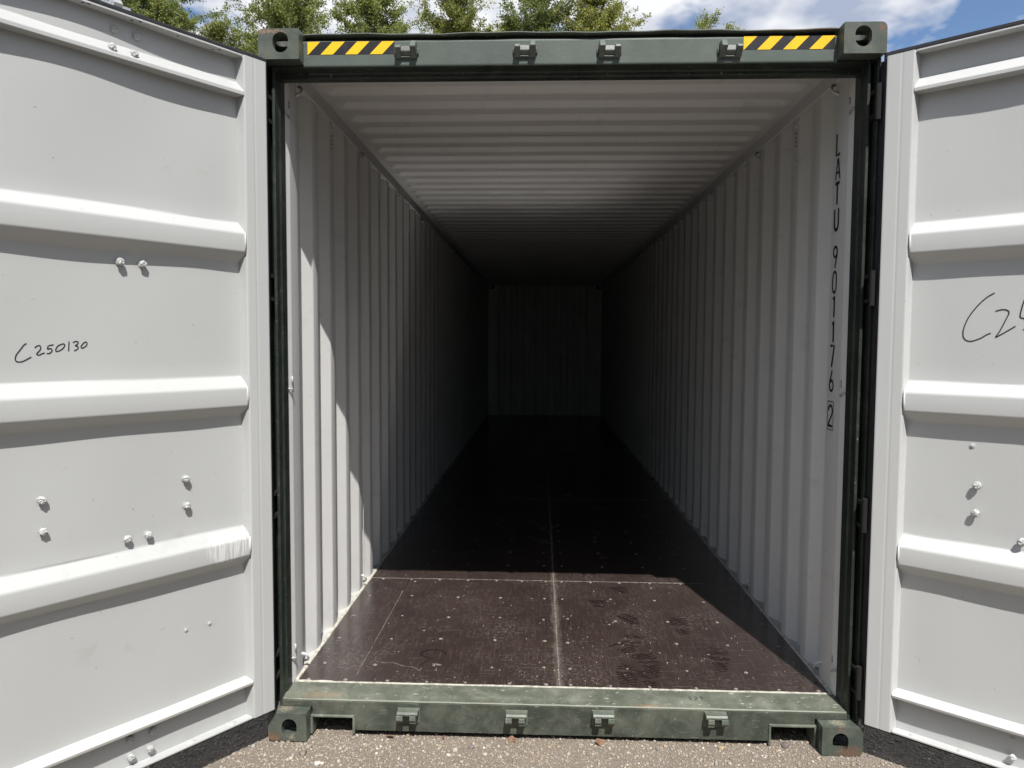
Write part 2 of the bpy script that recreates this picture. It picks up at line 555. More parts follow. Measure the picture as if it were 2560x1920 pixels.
def scatter_stones(name, n, region, size, sparse=None):
    ico_v = []
    ph = (1 + 5 ** 0.5) / 2
    for a, b in ((-1, ph), (1, ph), (-1, -ph), (1, -ph)):
        ico_v.append((a, b, 0))
    for a, b in ((-1, ph), (1, ph), (-1, -ph), (1, -ph)):
        ico_v.append((0, a, b))
    for a, b in ((ph, -1), (ph, 1), (-ph, -1), (-ph, 1)):
        ico_v.append((a, 0, b))
    iv = np.array(ico_v) / np.linalg.norm(ico_v[0])
    ifc = np.array([(0, 11, 5), (0, 5, 1), (0, 1, 7), (0, 7, 10), (0, 10, 11), (1, 5, 9), (5, 11, 4), (11, 10, 2), (10, 7, 6),
                    (7, 1, 8), (3, 9, 4), (3, 4, 2), (3, 2, 6), (3, 6, 8), (3, 8, 9), (4, 9, 5), (2, 4, 11), (6, 2, 10), (8, 6, 7), (9, 8, 1)])
    x0, x1, y0, y1 = region
    px = rng.uniform(x0, x1, n); py = rng.uniform(y0, y1, n)
    s = size[0] + (size[1] - size[0]) * rng.power(0.42, n) ** 1.0 * rng.random(n) ** 1.6
    jit = 1 + rng.normal(0, 0.2, (n, 12, 3))
    V = iv[None] * jit
    V *= np.stack([rng.uniform(0.8, 1.3, n), rng.uniform(0.7, 1.1, n), rng.uniform(0.5, 0.85, n)], 1)[:, None]
    an = rng.uniform(0, 6.283, n); ca, sa = np.cos(an), np.sin(an)
    X = V[..., 0] * ca[:, None] - V[..., 1] * sa[:, None]
    Y = V[..., 0] * sa[:, None] + V[..., 1] * ca[:, None]
    V = np.stack([X, Y, V[..., 2]], -1) * s[:, None, None]
    gz = -0.004 + 0.006 * np.sin(1.7 * px + 0.6) * np.sin(2.3 * py + 0.4)
    V += np.stack([px, py, gz + s * 0.22], 1)[:, None]
    F = (ifc[None] + (np.arange(n) * 12)[:, None, None]).reshape(-1, 3)
    me = bpy.data.meshes.new(name)
    me.vertices.add(n * 12); me.vertices.foreach_set('co', V.reshape(-1))
    me.loops.add(len(F) * 3); me.loops.foreach_set('vertex_index', F.reshape(-1).astype(np.int32))
    me.polygons.add(len(F))
    me.polygons.foreach_set('loop_start', np.arange(0, len(F) * 3, 3, dtype=np.int32))
    pal = np.array([(0.30, 0.255, 0.205), (0.25, 0.205, 0.155), (0.36, 0.32, 0.27), (0.21, 0.185, 0.16), (0.28, 0.22, 0.165),
                    (0.24, 0.225, 0.21), (0.46, 0.42, 0.36), (0.14, 0.12, 0.10)])
    ci = rng.choice(len(pal), n, p=[.28, .22, .15, .12, .13, .06, .03, .01])
    colr = pal[ci] * rng.uniform(1.05, 1.6, (n, 1))
    ca_ = me.color_attributes.new('tint', 'FLOAT_COLOR', 'POINT')
    full = np.ones((n, 12, 4)); full[..., :3] = colr[:, None]
    ca_.data.foreach_set('color', full.reshape(-1))
    me.materials.append(SM.m)
    me.update(calc_edges=True)
    o = bpy.data.objects.new(name, me); COL.objects.link(o)
    return o


grav = scatter_stones('gravel', 46000, (-2.0, 2.6, -0.55, 0.45), (0.0026, 0.0105))
grav['kind'] = 'stuff'; grav['label'] = 'loose tan and grey gravel spread in front of the container'; grav['category'] = 'gravel'
grav3 = scatter_stones('gravel', 260, (-2.0, 2.6, -0.55, 0.10), (0.007, 0.019))
grav3['kind'] = 'stuff'; grav3['label'] = 'scattered coarser stones among the fine gravel'; grav3['category'] = 'gravel'
grav2 = scatter_stones('gravel', 16000, (-3.2, 3.4, -3.2, -0.7), (0.003, 0.010))
grav2['kind'] = 'stuff'; grav2['label'] = 'coarse gravel of the yard around the camera side'; grav2['category'] = 'gravel'

# ================================================================== shipping container
box = bpy.data.objects.new('shipping_container', None)
COL.objects.link(box)
tag(box, 'open dark green shipping container with white interior and both doors swung wide', 'container')
W = 1.219; HT = 2.896; LEN = 12.19

# ---- corner castings (hollow, with stadium openings)


def stadium(cx, cz, w, h, n=10):
    r = w / 2; pts = []
    for k in range(n + 1):
        a = math.pi * k / n
        pts.append((cx + r * math.cos(a), cz + (h / 2 - r) + r * math.sin(a)))
    for k in range(n + 1):
        a = math.pi + math.pi * k / n
        pts.append((cx + r * math.cos(a), cz - (h / 2 - r) + r * math.sin(a)))
    return pts


def boolean_mesh(name, base_mb, cutters):
    b = mk(name, base_mb, M_cast)
    cs = []
    for c in cutters:
        o = mk('cutter', c, M_cast); cs.append(o)
        md = b.modifiers.new('b', 'BOOLEAN'); md.operation = 'DIFFERENCE'; md.object = o; md.solver = 'EXACT'
    dg = bpy.context.evaluated_depsgraph_get()
    me = bpy.data.meshes.new_from_object(b.evaluated_get(dg))
    for o in cs + [b]:
        bpy.data.objects.remove(o)
    me.name = name
    return me


def casting(sx, top, y0=0.0):
    """sx: -1 left, 1 right; outline has a generous radius at the outer far corner"""
    xo, xi = sx * W, sx * (W - 0.162)
    z0, z1 = (HT - 0.118, HT) if top else (0.0, 0.118)
    outer = [(xi, z0), (xo, z0), (xo, z1), (xi, z1)]
    rads = {0: 0.003, 1: 0.003 if top else 0.022, 2: 0.026 if top else 0.003, 3: 0.003}
    poly = []
    for i, p in enumerate(outer):
        a = Vector(outer[i - 1]); c = Vector(outer[(i + 1) % 4]); b = Vector(p)
        r = rads[i]; s = b + (a - b).normalized() * r; t = b + (c - b).normalized() * r
        for k in range(5):
            u = k / 4
            q = (1 - u) ** 2 * s + 2 * u * (1 - u) * b + u * u * t
            poly.append((q.x, q.y))
    base = MB().prism(poly, y0, y0 + 0.178, 'y')
    cx = sx * (W - 0.089); cz = (z0 + z1) / 2
    yy = y0 + 0.089
    cut = [MB().box(min(xi, xo) + 0.024, max(xi, xo) - 0.024, y0 + 0.026, y0 + 0.152, z0 + 0.024, z1 - 0.024),
           MB().prism(stadium(cx, cz + (0.006 if top else -0.004), 0.063, 0.079), y0 - 0.02, y0 + 0.06, 'y'),
           MB().prism(stadium(yy, cz, 0.063, 0.079), min(xo, sx * (W - 0.06)) - 0.01, max(xo, sx * (W - 0.06)) + 0.01, 'x')]
    if top:
        cut.append(MB().prism([(p[1] - cz + cx, p[0] - cx + yy) for p in stadium(cx, cz, 0.05, 0.10)], z1 - 0.05, z1 + 0.02, 'z'))
    me = boolean_mesh('corner_casting', base, cut)
    o = bpy.data.objects.new('corner_casting', me); COL.objects.link(o); o.parent = box
    b = o.modifiers.new('bevel', 'BEVEL'); b.width = 0.0022; b.segments = 2; b.limit_method = 'ANGLE'; b.angle_limit = R(40)
    return o


for sx in (-1, 1):
    for top in (True, False):
        casting(sx, top)
        casting(sx, top, LEN - 0.178)

# ---- door header beam
hp = rounded([(0.06, 2.873), (0.06, 2.766), (0.122, 2.766), (0.122, 2.742), (0.160, 2.742), (0.160, 2.873)], 0.010, 4, True)
header = mk('door_header', MB().prism(hp, -1.058, 1.058, 'x'), M_header, box, smooth=False)
header.data.materials.append(M_greendark)      # shade under the beam painted in as a darker green
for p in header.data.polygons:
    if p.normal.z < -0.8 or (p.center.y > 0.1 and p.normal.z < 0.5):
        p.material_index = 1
# lower inner leg of the header, carried across to the posts
mk('header_rebate', MB().box(-1.1785, 1.1785, 0.124, 0.162, 2.7415, 2.7765), M_greendark, box, bevel=0.003)
mk('header_end_plate', MB().box(-1.216, -1.0582, 0.066, 0.160, 2.768, 2.776), M_greendark, box)
mk('header_end_plate', MB().box(1.0582, 1.216, 0.066, 0.160, 2.768, 2.776), M_greendark, box)
# thin roof lip above the beam, slightly wavy
lip = MB()
N = 60
vs = []
for i in range(N + 1):
    x = -1.056 + 2.112 * i / N
    dz = 0.0022 * math.sin(i * 0.33) + 0.0012 * math.sin(i * 1.1)
    dy = 0.0015 * math.sin(i * 0.5 + 1)
    vs += [(x, 0.0475 + dy, 2.889 + dz), (x, 0.0475 + dy, 2.8925 + dz), (x, 0.20, 2.8935), (x, 0.20, 2.889)]
lip.add(vs, [(i * 4 + a, i * 4 + b, i * 4 + 4 + b, i * 4 + 4 + a) for i in range(N) for a, b in ((0, 1), (1, 2), (2, 3), (3, 0))] + [(0, 1, 2, 3), (N * 4 + 3, N * 4 + 2, N * 4 + 1, N * 4)])
mk('roof_lip', lip, green_paint('roof_lip_paint', (0.11, 0.135, 0.115), 0.3, rustspots=[((0.95, 0.03, 2.892), (0.36, 0.05, 0.03), (0.26, 0.12, 0.07))]).m, box)
mk('header_back_strip', MB().box(-1.056, 1.056, 0.085, 0.20, 2.8735, 2.8885), M_greendark, box)

# ---- cam keepers on the header (two cheeks on a base block)


def top_keeper(flip):
    s = -1 if flip else 1
    m = MB()
    # base block with sloped face between the cheeks
    m.prism([(0.060, -0.034), (0.048, -0.026), (0.038, -0.012), (0.042, 0.014), (0.060, 0.022)], -0.030, 0.030, 'x')
    # cheeks: undercut wedges, one taller
    for xa, xb, tz, fr in ((-0.043, -0.020, 0.020, 0.018), (0.018, 0.041, 0.034, 0.008)):
        if s < 0:
            xa, xb = -xb, -xa
        m.prism([(0.060, -0.041), (0.050, -0.038), (fr, -0.004), (fr + 0.001, 0.004), (fr + 0.022, tz), (0.060, tz + 0.002)], xa, xb, 'x')
    # outer weld flanks
    for xa, xb in ((-0.050, -0.0425), (0.0405, 0.048)):
        m.prism([(0.060, -0.024), (0.050, -0.020), (0.048, 0.004), (0.060, 0.008)], xa, xb, 'x')
    # bottom bridge
    m.prism([(0.060, -0.040), (0.050, -0.038), (0.048, -0.030), (0.060, -0.0305)], -0.044, 0.042, 'x')
    return m


me_a = mk('cam_keeper', top_keeper(False), M_keeper, header, bevel=0.0035)
me_b = mk('cam_keeper', top_keeper(True), M_keeper, header, bevel=0.0035)
me_a.location = (-0.638, 0, 2.829); me_b.location = (0.640, 0, 2.820)
me_a.scale.z = 0.82; me_b.scale.z = 0.82
for src, x, z in ((me_a, -0.164, 2.828), (me_b, 0.168, 2.824)):
    c = src.copy(); COL.objects.link(c); c.parent = header; c.location = (x, 0, z)


def hazard(x0, x1, z0, z1, zr):
    """black sheet with slanted yellow bars; zr: height change along the strip"""
    y = 0.0592
    m = MB()
    m.box(x0, x1, y, 0.0602, z0, z1, 0)
    n = 7.0
    pitch = (x1 - x0) / 3.52
    sl = (z1 - z0) * 0.98
    for k in range(-1, 4):
        a = x0 + 0.003 + (k - 0.5) * pitch
        quad = [(a, z0), (a + pitch * 0.5, z0), (a + pitch * 0.5 + sl, z1), (a + sl, z1)]
        if k == -1:
            quad = [(q[0], q[1]) for q in quad]
        # clip to strip
        poly = quad
        for side, lim in ((1, x0 + 0.0006), (-1, x1 - 0.0006)):
            out = []
            for i in range(len(poly)):
                p, q = poly[i], poly[(i + 1) % len(poly)]
                ip, iq = (p[0] - lim) * side >= 0, (q[0] - lim) * side >= 0
                if ip:
                    out.append(p)
                if ip != iq:
                    t = (lim - p[0]) / (q[0] - p[0]); out.append((lim, p[1] + t * (q[1] - p[1])))
            poly = out
            if not poly:
                break
        if len(poly) >= 3:
            m.add([(p[0], y - 0.0006, p[1]) for p in poly], [tuple(range(len(poly)))], 1)
    return m


hs = mk('hazard_sticker', hazard(-1.041, -0.689, 2.8165, 2.8665, 0), [M_vinylk, M_yellow], header, recalc=False)
hs['label'] = 'yellow and black striped sticker at the left end of the header'
hs = mk('hazard_sticker', hazard(0.692, 1.047, 2.8185, 2.8695, 0), [M_vinylk, M_yellow], header, recalc=False)
hs['label'] = 'yellow and black striped sticker at the right end of the header'

# ---- sill
sill_front = MB()
outline = [(-1.178, 0.121), (-1.05, 0.121), (-1.05, 0.078), (-0.876, 0.078), (-0.876, 0.022), (0.868, 0.022), (0.868, 0.086),
           (1.048, 0.086), (1.048, 0.121), (1.178, 0.121), (1.178, 0.142), (-1.178, 0.142)]
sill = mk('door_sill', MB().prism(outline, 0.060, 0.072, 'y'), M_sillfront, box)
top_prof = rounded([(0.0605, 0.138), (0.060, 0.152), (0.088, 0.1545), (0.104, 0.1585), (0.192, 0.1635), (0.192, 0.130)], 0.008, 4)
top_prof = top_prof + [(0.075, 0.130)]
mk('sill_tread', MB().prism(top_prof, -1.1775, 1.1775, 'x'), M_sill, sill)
_m = green_paint('worn_highlight_paint', (0.20, 0.22, 0.18), 0.5, chips=0.6)  # worn paint with the edge's highlight put into its colour
mk('worn_edge_highlight', MB().tube([(-1.176 + 2.352 * i / 40, 0.0628 + 0.0006 * math.sin(i * 1.7), 0.1488 + 0.0006 * math.sin(i * 2.3)) for i in range(41)], 0.0042, 8), _m.m, sill, smooth=True)
# welded frames round the two fork openings
for a, b, zt in ((-1.048, -0.878, 0.0765), (0.870, 1.046, 0.0845)):
    f = MB()
    f.prism([(0.052, zt + 0.010), (0.052, zt), (0.150, zt), (0.150, zt + 0.010)], a - 0.008, b + 0.008, 'x')
    f.box(b, b + 0.010, 0.0525, 0.15, 0.004, zt)
    f.box(a - 0.010, a, 0.0525, 0.15, 0.004, zt)
    mk('fork_pocket_frame', f, M_lug, sill, bevel=0.003)
    mk('pocket_shade', MB().box(a - 0.02, b + 0.02, 0.34, 0.35, -0.01, zt + 0.02), M_dark, sill)  # black sheet standing in for the shade deep in the pocket
# closing web behind the sill plate keeps the underside dark
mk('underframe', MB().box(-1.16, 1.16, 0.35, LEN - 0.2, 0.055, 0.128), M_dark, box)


def sill_keeper(flip):
    s = -1 if flip else 1
    m = MB()
    def X(a, b):
        return (a, b) if s > 0 else (-b, -a)
    # top bar
    xa, xb = X(-0.044, 0.044)
    m.prism([(0.060, 0.028), (0.022, 0.026), (0.016, 0.018), (0.018, 0.010), (0.060, 0.004)], xa, xb, 'x')
    # stepped leg
    xa, xb = X(0.010, 0.036)
    m.prism([(0.060, 0.010), (0.016, 0.012), (0.012, -0.006), (0.020, -0.012), (0.020, -0.022), (0.032, -0.028), (0.060, -0.020)], xa, xb, 'x')
    # rounded leg with eye
    xa, xb = X(-0.046, -0.018)
    m.prism([(0.060, 0.008), (0.016, 0.012), (0.013, -0.006), (0.022, -0.018), (0.060, -0.010)], xa, xb, 'x')
    # base pad
    m.prism([(0.060, -0.040), (0.056, -0.038), (0.056, 0.026), (0.060, 0.028)], -0.047, 0.047, 'x')
    return m


ka = mk('locking_lug', sill_keeper(False), M_lug, sill, bevel=0.0035)
kb = mk('locking_lug', sill_keeper(True), M_lug, sill, bevel=0.0035)
ka.location = (-0.639, 0, 0.098); kb.location = (0.639, 0, 0.116)
for src, x, z in ((ka, -0.184, 0.1), (kb, 0.177, 0.109)):
    c = src.copy(); COL.objects.link(c); c.parent = sill; c.location = (x, 0, z)

# ---- glyph strokes
GL = {
    'L': [[(0.04, 1), (0.04, 0), (0.9, 0)]],
    'A': [[(-0.02, 0), (0.47, 1.0)], [(0.53, 1.0), (1.02, 0)], [(0.2, 0.32), (0.8, 0.32)]],
    'T': [[(0, 1), (1, 1)], [(0.5, 1), (0.5, 0)]],
    'U': [[(0.04, 1), (0.04, 0.28), (0.14, 0.09), (0.34, 0.0), (0.66, 0.0), (0.86, 0.09), (0.96, 0.28), (0.96, 1)]],
    '9': [[(0.95, 0.72), (0.82, 0.57), (0.6, 0.5), (0.4, 0.5), (0.16, 0.6), (0.05, 0.75), (0.14, 0.9), (0.35, 0.99), (0.65, 0.99), (0.87, 0.9), (0.95, 0.75), (0.92, 0.6), (0.45, 0.0)]],
    '0': [[(0.05, 0.3), (0.05, 0.7), (0.16, 0.9), (0.36, 0.99), (0.64, 0.99), (0.84, 0.9), (0.95, 0.7), (0.95, 0.3), (0.84, 0.1), (0.64, 0.01), (0.36, 0.01), (0.16, 0.1), (0.05, 0.3)]],
    '1': [[(0.25, 0.86), (0.6, 1.0), (0.6, 0.0)]],
    '7': [[(0.02, 1), (0.95, 1), (0.4, 0)]],
    '6': [[(0.62, 1.0), (0.12, 0.45), (0.05, 0.3), (0.12, 0.11), (0.36, 0.01), (0.64, 0.01), (0.86, 0.1), (0.95, 0.28), (0.86, 0.44), (0.62, 0.52), (0.38, 0.5), (0.14, 0.4)]],
    '2': [[(0.05, 0.74), (0.12, 0.9), (0.34, 0.99), (0.64, 0.99), (0.86, 0.9), (0.94, 0.74), (0.86, 0.56), (0.1, 0.1), (0.03, 0.0), (0.97, 0.0)]],
    'S': [[(0.9, 0.85), (0.6, 1), (0.25, 0.95), (0.08, 0.75), (0.3, 0.55), (0.7, 0.45), (0.92, 0.25), (0.75, 0.05), (0.4, 0), (0.08, 0.15)]],
}


def put_glyph(m, ch, x0, z0, w, h, t, f):
    for st in GL[ch]:
        pts = [(x0 + p[0] * w, z0 + p[1] * h) for p in st]
        if len(pts) > 4 and ch not in '7TLA1':
            pts = rounded(pts, 0.4 * w, 3)
        m.ribbon(pts, t, f)


# raised weld letters on the sill tread, painted over
wm = MB()
for i, ch in enumerate('S2T'):
    put_glyph(wm, ch, 0.545 + i * 0.024, 0.118, 0.014, 0.022, 0.003, lambda p: (p.x, p.y, 0.1597 + (p.y - 0.104) * 0.0568))
mk('weld_lettering', wm, M_greendark, sill)

# ---- corner posts of the door frame
for sx in (-1, 1):
    pm = MB()
    # inner J leg facing the opening, front strip, recess behind hinge, outer leg
    pl = [(sx * 1.172, 0.162), (sx * 1.172, 0.110), (sx * 1.1775, 0.100), (sx * 1.1775, 0.060), (sx * 1.190, 0.060), (sx * 1.190, 0.105),
          (sx * 1.206, 0.105), (sx * 1.206, 0.040), (sx * 1.2185, 0.040), (sx * 1.2185, 0.178), (sx * 1.19, 0.178), (sx * 1.19, 0.162)]
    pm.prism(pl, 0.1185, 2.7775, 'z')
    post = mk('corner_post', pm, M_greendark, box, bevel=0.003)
    post['label'] = 'dark green post at the %s side of the door opening' % ('left' if sx < 0 else 'right')
    for zc in (2.60, 1.885, 0.985, 0.30):
        h = MB()
        h.box(min(sx * 1.192, sx * 1.205), max(sx * 1.192, sx * 1.205), 0.012, 0.104, zc - 0.055, zc - 0.040)
        h.box(min(sx * 1.192, sx * 1.205), max(sx * 1.192, sx * 1.205), 0.012, 0.104, zc + 0.040, zc + 0.055)
        h.tube([(sx * 1.199, 0.012, zc - 0.068), (sx * 1.199, 0.012, zc + 0.068)], 0.011, 12)
        mk('hinge', h, M_dark, post)  # near-black, so the shade of the hinge gap is in the colour
    # rear posts
    mk('corner_post', MB().box(min(sx * 1.16, sx * W), max(sx * 1.16, sx * W), LEN - 0.16, LEN - 0.01, 0.1185, 2.7775), M_green, box)

# ---- side rails
for sx in (-1, 1):
    a, b = sorted((sx * 1.166, sx * 1.2185))
    mk('top_side_rail', MB().box(a, b, 0.165, LEN - 0.16, 2.788, 2.862), M_inner, box, bevel=0.004)
    a, b = sorted((sx * 1.172, sx * 1.2185))
    mk('bottom_side_rail', MB().box(a, b, 0.180, LEN - 0.16, 0.03, 0.1675), [M_dirtywhite], box, bevel=0.003)

# ---- corrugated side walls
PITCH = 0.2742


def wall_line(sx):
    pts = [(sx * 1.1795, 0.1625), (sx * 1.169, 0.205)]
    if sx < 0:
        pts += [(sx * 1.170, 0.225), (sx * 1.170, 0.302), (sx * 1.206, 0.352), (sx * 1.206, 0.436)]
    else:
        pts += [(sx * 1.170, 0.230), (sx * 1.170, 0.340), (sx * 1.206, 0.392), (sx * 1.206, 0.440)]
    y = 0.508
    while y < LEN - 0.45:
        pts += [(sx * 1.170, y), (sx * 1.170, y + 0.070), (sx * 1.206, y + 0.138), (sx * 1.206, y + 0.206)]
        y += PITCH
    pts += [(sx * 1.170, y), (sx * 1.170, LEN - 0.155)]
    return rounded(pts, 0.007, 2)


walls = {}
for sx in (-1, 1):
    w_ = mk('side_wall', MB().sheet([(p[0], p[1]) for p in wall_line(sx)], 0.165, 2.79, 'z'), M_inner, box, smooth=True)
    w_['label'] = 'white corrugated steel wall on the %s' % ('left' if sx < 0 else 'right')
    walls[sx] = w_
    o_ = mk('outer_skin', MB().sheet([(p[0] + sx * 0.003, p[1]) for p in wall_line(sx)], 0.168, 2.785, 'z'), M_green, w_, smooth=True)
    # vertical weld seams of the wall sheets
    for ys_ in (1.4285, 3.6221, 5.816):
        a, b = sorted((sx * 1.1682, sx * 1.1702))
        mk('weld_seam', MB().box(a, b, ys_ - 0.0035, ys_ + 0.0035, 0.17, 2.785), M_inner, w_)

# end wall
el = []
x = -1.165
el.append((x, LEN - 0.165))
x = -1.08
while x < 1.0:
    el += [(x, LEN - 0.165), (x + 0.11, LEN - 0.165), (x + 0.13, LEN - 0.12), (x + 0.24, LEN - 0.12)]
    x += 0.26
el.append((1.165, LEN - 0.165))
mk('end_wall', MB().sheet(el, 0.165, 2.86, 'z'), M_inner, box)

mk('rear_sill', MB().box(-1.16, 1.16, LEN - 0.21, LEN - 0.02, 0.03, 0.172), M_inner, box)
mk('rear_header', MB().box(-1.16, 1.16, LEN - 0.11, LEN - 0.02, 2.80, 2.89), M_green, box)
# ---- roof: pressed sheets with rounded rib ends
rp = 0.2085
xs_r = [-1.1655, -1.150, -1.135, -1.125, -1.115, -1.10, -1.08, -0.7, -0.35, 0, 0.35, 0.7, 1.08, 1.10, 1.115, 1.125, 1.135, 1.150, 1.1655]


def prof(t):
    """height (m) of the pressed rib at phase t (0..1): low flat, rise, high flat, fall"""
    def sm(u):
        u = max(0.0, min(1.0, u)); return u * u * (3 - 2 * u)
    return 0.030 * (sm((t - 0.25) / 0.18) - sm((t - 0.66) / 0.18))


roof = MB()
y_start = 0.63 - 0.74 * rp
rows = []
nsub = 24
yv = [0.155, 0.30]
k = -1
yy = y_start - rp
vals = []
while yy < LEN - 0.15:
    for s in range(nsub):
        vals.append((yy + rp * s / nsub, prof(s / nsub)))
    yy += rp
vals = [v for v in vals if v[0] > 0.156]
vals = [(0.155, vals[0][1])] + vals + [(LEN - 0.15, 0.0)]
vs = []
for (yv_, h) in vals:
    for xx in xs_r:
        e_ = (1.132 - abs(xx)) / 0.055
        e_ = max(0.0, min(1.0, e_)); e_ = e_ * e_ * (3 - 2 * e_)
        sag = 0.004 * math.sin(yv_ * 0.9 + 0.5) * max(0, 1 - abs(xx)) if abs(xx) < 1.1 else 0
        vs.append((xx, yv_, 2.8545 + h * e_ - (1 - e_) * 0.0 + sag * 0.6))
nxr = len(xs_r)
roof.add(vs, [(j * nxr + i, j * nxr + i + 1, (j + 1) * nxr + i + 1, (j + 1) * nxr + i) for j in range(len(vals) - 1) for i in range(nxr - 1)])
roof_o = mk('roof', roof, M_inner, box, smooth=True)
mk('roof_weld_seam', MB().box(-1.13, 1.13, 1.333, 1.338, 2.8525, 2.8545), M_inner, roof_o)
outer = MB(); outer.add([(v[0], v[1], v[2] + 0.004) for v in vs], roof.f)
mk('outer_skin', outer, M_green, roof_o, smooth=True)

# ---- floor boards
floor_rows = [0.1955, 1.590, 3.96, 6.33, 8.70, 11.0, LEN - 0.17]
fl = bpy.data.objects.new('container_floor', None); COL.objects.link(fl); fl.parent = box
board_first = None
for r in range(len(floor_rows) - 1):
    cols_ = [-1.1695, -0.913, 0.0, 1.1695] if r == 0 else [-1.1695, 0.0, 1.1695]
    for c in range(len(cols_) - 1):
        g = 0.0016
        m = MB().box(cols_[c] + g, cols_[c + 1] - g, floor_rows[r] + g, floor_rows[r + 1] - g, 0.134, 0.1632 + 0.0006 * ((r + c) % 2))
        o = mk('floor_board', m, M_floor, fl, bevel=0.001, segs=1)
# joint fillers
jm = MB()
for yj in floor_rows[1:-1]:
    mk('joint_filler', MB().box(-1.168, 1.168, yj - 0.0035, yj + 0.0035, 0.136, 0.1646), M_scuff, fl)
mk('joint_filler', MB().box(-0.0022, 0.0022, 0.197, LEN - 0.2, 0.136, 0.1641), M_scuff, fl)
mk('joint_filler', MB().box(-0.9142, -0.9118, 0.197, 1.36, 0.136, 0.1643), M_scuff, fl)


def bead(path_pts, width, hgt, seed):
    rs = random.Random(seed)
    m = MB(); vs_ = []; n = len(path_pts)
    for i, (a, b) in enumerate(path_pts):
        w_ = width * rs.uniform(0.75, 1.25); h_ = hgt * rs.uniform(0.7, 1.3)
        vs_.append((a, b, w_, h_))
    return vs_


for sx in (-1, 1):
    m = MB(); vs_ = []
    n = 160
    for i in range(n + 1):
        y = 0.195 + 5.5 * (i / n) ** 1.3
        w_ = 0.007 * random.uniform(0.85, 1.25)
        xo = sx * 1.1715; xi = sx * (1.1665 - w_)
        h_ = 0.1675 + random.uniform(0, 0.0012)
        vs_ += [(xo, y, 0.160), (xo, y, h_ + 0.003), (xi + sx * 0.004, y, h_), (xi, y, 0.1632)]
    m.add(vs_, [(i * 4 + a, i * 4 + a + 1, i * 4 + 5 + a, i * 4 + 4 + a) for i in range(n) for a in range(3)])
    mk('sealant_bead', m, M_seal, fl, smooth=True)
m = MB(); vs_ = []
n = 120
for i in range(n + 1):
    x = -1.17 + 2.34 * i / n
    w_ = random.uniform(0.0035, 0.0065) * (2.0 if i < 9 else 1.0)
    vs_ += [(x, 0.1905, 0.160), (x, 0.1915, 0.1652 + random.uniform(0, .0008)), (x, 0.1925 + w_, 0.1652), (x, 0.194 + w_, 0.162)]
m.add(vs_, [(i * 4 + a, i * 4 + a + 1, i * 4 + 5 + a, i * 4 + 4 + a) for i in range(n) for a in range(3)])
mk('sealant_bead', m, M_seal, fl)

# screws
sm_ = MB()
kk = 10
ring0 = [(0.0085 * math.cos(6.2832 * j / kk), 0.0085 * math.sin(6.2832 * j / kk), 0.0) for j in range(kk)]
ring1 = [(0.0075 * math.cos(6.2832 * j / kk), 0.0075 * math.sin(6.2832 * j / kk), 0.0014) for j in range(kk)]
ring2 = [(0.0042 * math.cos(6.2832 * j / kk), 0.0042 * math.sin(6.2832 * j / kk), 0.0013) for j in range(kk)]
sm_.add(ring0 + ring1 + ring2 + [(0, 0, 0.0002)], [(j, (j + 1) % kk, kk + (j + 1) % kk, kk + j) for j in range(kk)] + [(kk + j, kk + (j + 1) % kk, 2 * kk + (j + 1) % kk, 2 * kk + j) for j in range(kk)] + [(2 * kk + j, 2 * kk + (j + 1) % kk, 3 * kk) for j in range(kk)])
proto = mk('floor_screw', sm_, M_screw, fl)
spots = []
for yy in (0.375, 0.666, 0.960, 1.275):
    spots += [(x + random.uniform(-.012, .012), yy + random.uniform(-.01, .01)) for x in (-1.10, -0.843, -0.577, -0.312, -0.06, 0.054, 0.322, 0.593, 0.859, 1.10)]
spots += [(x, 0.212 + 0.003 * random.random()) for x in (-1.116, -0.951, -0.764, -0.588, -0.416, -0.221, -0.06, 0.049, 0.223, 0.393, 0.595, 0.767, 0.952, 1.12)]
spots += [(x, 1.572) for x in (-1.08, -0.9, -0.72, -0.54, -0.36, -0.2, -0.05, 0.05, 0.23, 0.41, 0.60, 0.79, 1.0)]
spots += [(x, yy) for yy in (1.89, 2.2, 2.5, 2.8) for x in (-0.85, -0.57, -0.3, -0.06, 0.06, 0.33, 0.6, 0.87)]
for i, (x, y) in enumerate(spots):
    s_ = random.uniform(0.75, 1.15)
    if i == 0:
        proto.location = (x, y, 0.1636)
    else:
        inst('floor_screw', proto.data, fl, (x, y, 0.1637), (0, 0, random.random()), (s_, s_, 1))

# shoe marks: wavy tread bars inside a sole outline


def shoe_print(name, cx, cy, ang, L=0.27, Wd=0.10, part=(0.0, 1.0), seed=0, z=0.1647):
    rs = random.Random(seed)
    m = MB()
    def half(t):                       # half width of the sole at t (0 heel .. 1 toe)
        return Wd / 2 * (0.78 + 0.25 * math.sin(math.pi * (t - 0.35) * 1.4)) * math.sqrt(max(0.0, 1 - (2 * t - 1) ** 6))
    nb = 13
    ca, sa = math.cos(ang), math.sin(ang)
    for b in range(nb):
        t = (b + 0.5) / nb
        if not part[0] <= t <= part[1] or rs.random() < 0.12:
            continue
        hw = half(t)
        th = L / nb * rs.uniform(0.42, 0.66)
        n = 10; top = []; bot = []
        for i in range(n + 1):
            u = -hw + 2 * hw * i / n
            zz = (t - 0.5) * L + 0.006 * math.sin(u * 110 + b * 0.9)
            j = rs.uniform(-0.0016, 0.0016)
            ww = th * (0.55 + 0.45 * math.sin(math.pi * (i + 0.3) / (n + 0.6)))
            top.append((u, zz + ww / 2 + j)); bot.append((u, zz - ww / 2 + j))
        pts = top + bot
        m.add([(cx + p[0] * ca - p[1] * sa, cy + p[0] * sa + p[1] * ca, z) for p in pts],
              [(i, i + 1, n + 2 + i, n + 1 + i) for i in range(n)])
    return mk(name, m, M_shoe, fl)


